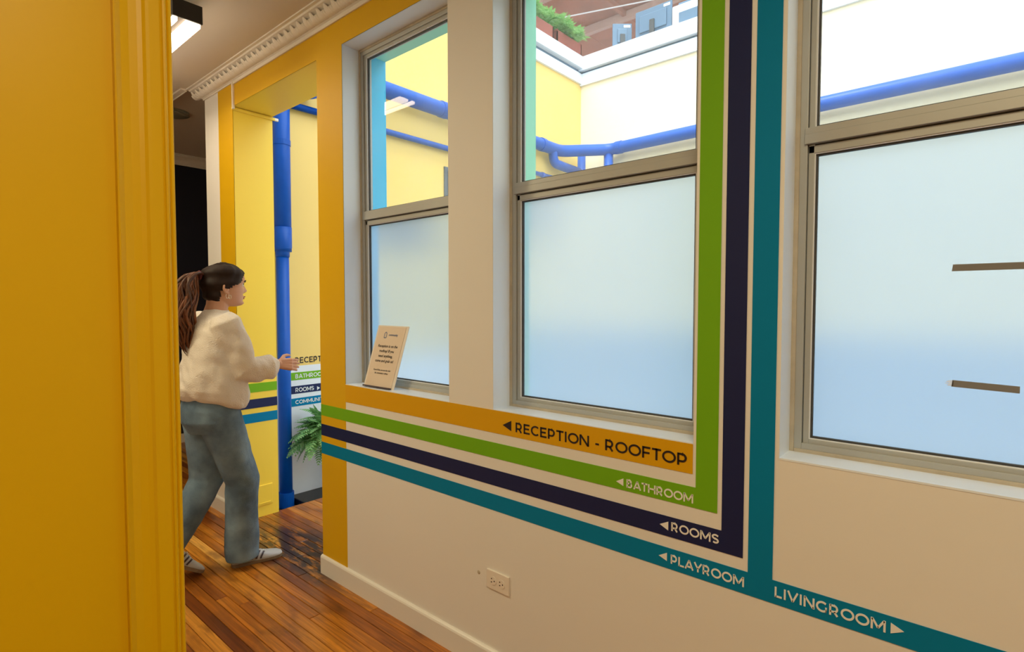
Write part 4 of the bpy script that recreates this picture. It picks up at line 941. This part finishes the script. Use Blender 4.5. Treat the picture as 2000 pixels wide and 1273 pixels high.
# sneakers
def shoe(heel, toe, upv, name_label, lift=0.0, pitch_=0.0):
    heel, toe = Vector(heel), Vector(toe); d = (toe-heel); L = d.length; d.normalize(); s_ = d.cross(Vector((0, 0, 1))).normalized(); u = s_.cross(d).normalized()
    def Pt(a, c, h): return heel+d*(a*L)+s_*c+u*h
    root = MB()
    secs = [(.0, .020, .060), (.04, .031, .072), (.14, .036, .078), (.28, .037, .080), (.40, .038, .078), (.52, .041, .064), (.66, .045, .050), (.80, .046, .041), (.92, .038, .034), (.985, .022, .026)]
    vs = []; fs = []; seg = 16
    for a, hw, h in secs:
        for j in range(seg):
            t = PI*j/(seg-1); vs.append(tuple(Pt(a, math.cos(t)*hw, .014+(h-.014)*math.sin(t)**.7)))
    for i in range(len(secs)-1):
        for j in range(seg): p = i*seg+j; q = i*seg+(j+1) % seg; fs.append((p, q, q+seg, p+seg))
    fs.append(tuple(range(seg-1, -1, -1))); fs.append(tuple((len(secs)-1)*seg+j for j in range(seg)))
    root.add(vs, fs, 'shoe'); up_o = root.build('shoe', pw, smooth=True); up_o['label'] = name_label
    b2 = MB(); vs = []; fs = []; n = len(secs)
    for h, e in ((.001, .001), (.018, .004)):
        for a, hw, _ in secs: vs.append(tuple(Pt(a, hw+e, h)))
        for a, hw, _ in reversed(secs): vs.append(tuple(Pt(a, -hw-e, h)))
    k = 2*n
    for i in range(k): fs.append((i, (i+1) % k, (i+1) % k+k, i+k))
    fs += [tuple(range(k-1, -1, -1)), tuple(range(k, 2*k))]
    b2.add(vs, fs, 'sole'); b2.build('sole', up_o)
    for sg in (1, -1):
        for q in range(3):
            b3 = MB(); vs3 = []; fs3 = []
            def surf(a, t, off):
                for (a0, w0, h0_), (a1, w1, h1_) in zip(secs, secs[1:]):
                    if a <= a1: break
                f = (a-a0)/(a1-a0); hw = w0+(w1-w0)*f; hh = h0_+(h1_-h0_)*f
                return Pt(a, sg*(math.cos(t)*hw+off*math.cos(t)), .014+(hh-.014)*math.sin(t)**.7+off*math.sin(t))
            for i3 in range(8):
                t3 = .10+1.05*i3/7; a3 = .34+q*.085+.09*i3/7
                vs3 += [surf(a3, t3, .0005), surf(a3+.038, t3, .0005), surf(a3, t3, .0022), surf(a3+.038, t3, .0022)]
            for i3 in range(7):
                p3 = 4*i3; fs3 += [(p3+2, p3+3, p3+7, p3+6), (p3, p3+2, p3+6, p3+4), (p3+1, p3+5, p3+7, p3+3)]
            b3.add(vs3, fs3, 'stripe'); b3.build('side_stripe', up_o)
    b4 = MB()
    for q in range(5):
        a = .47+q*.045; h = .072-q*.0065; b4.tube([Pt(a, -.020, h-.006), Pt(a+.004, 0, h+.004), Pt(a, .020, h-.006)], .0022, 6, 'lace')
    b4.build('laces', up_o, smooth=True)
shoe((-3.107, 1.240, 0.0), (-3.052, 1.498, 0.0), None, 'silver grey front sneaker with dark side stripes')
shoe((XC-.072, .900, .135), (XC-.062, 1.108, .004), None, 'silver grey rear sneaker with lifted heel')
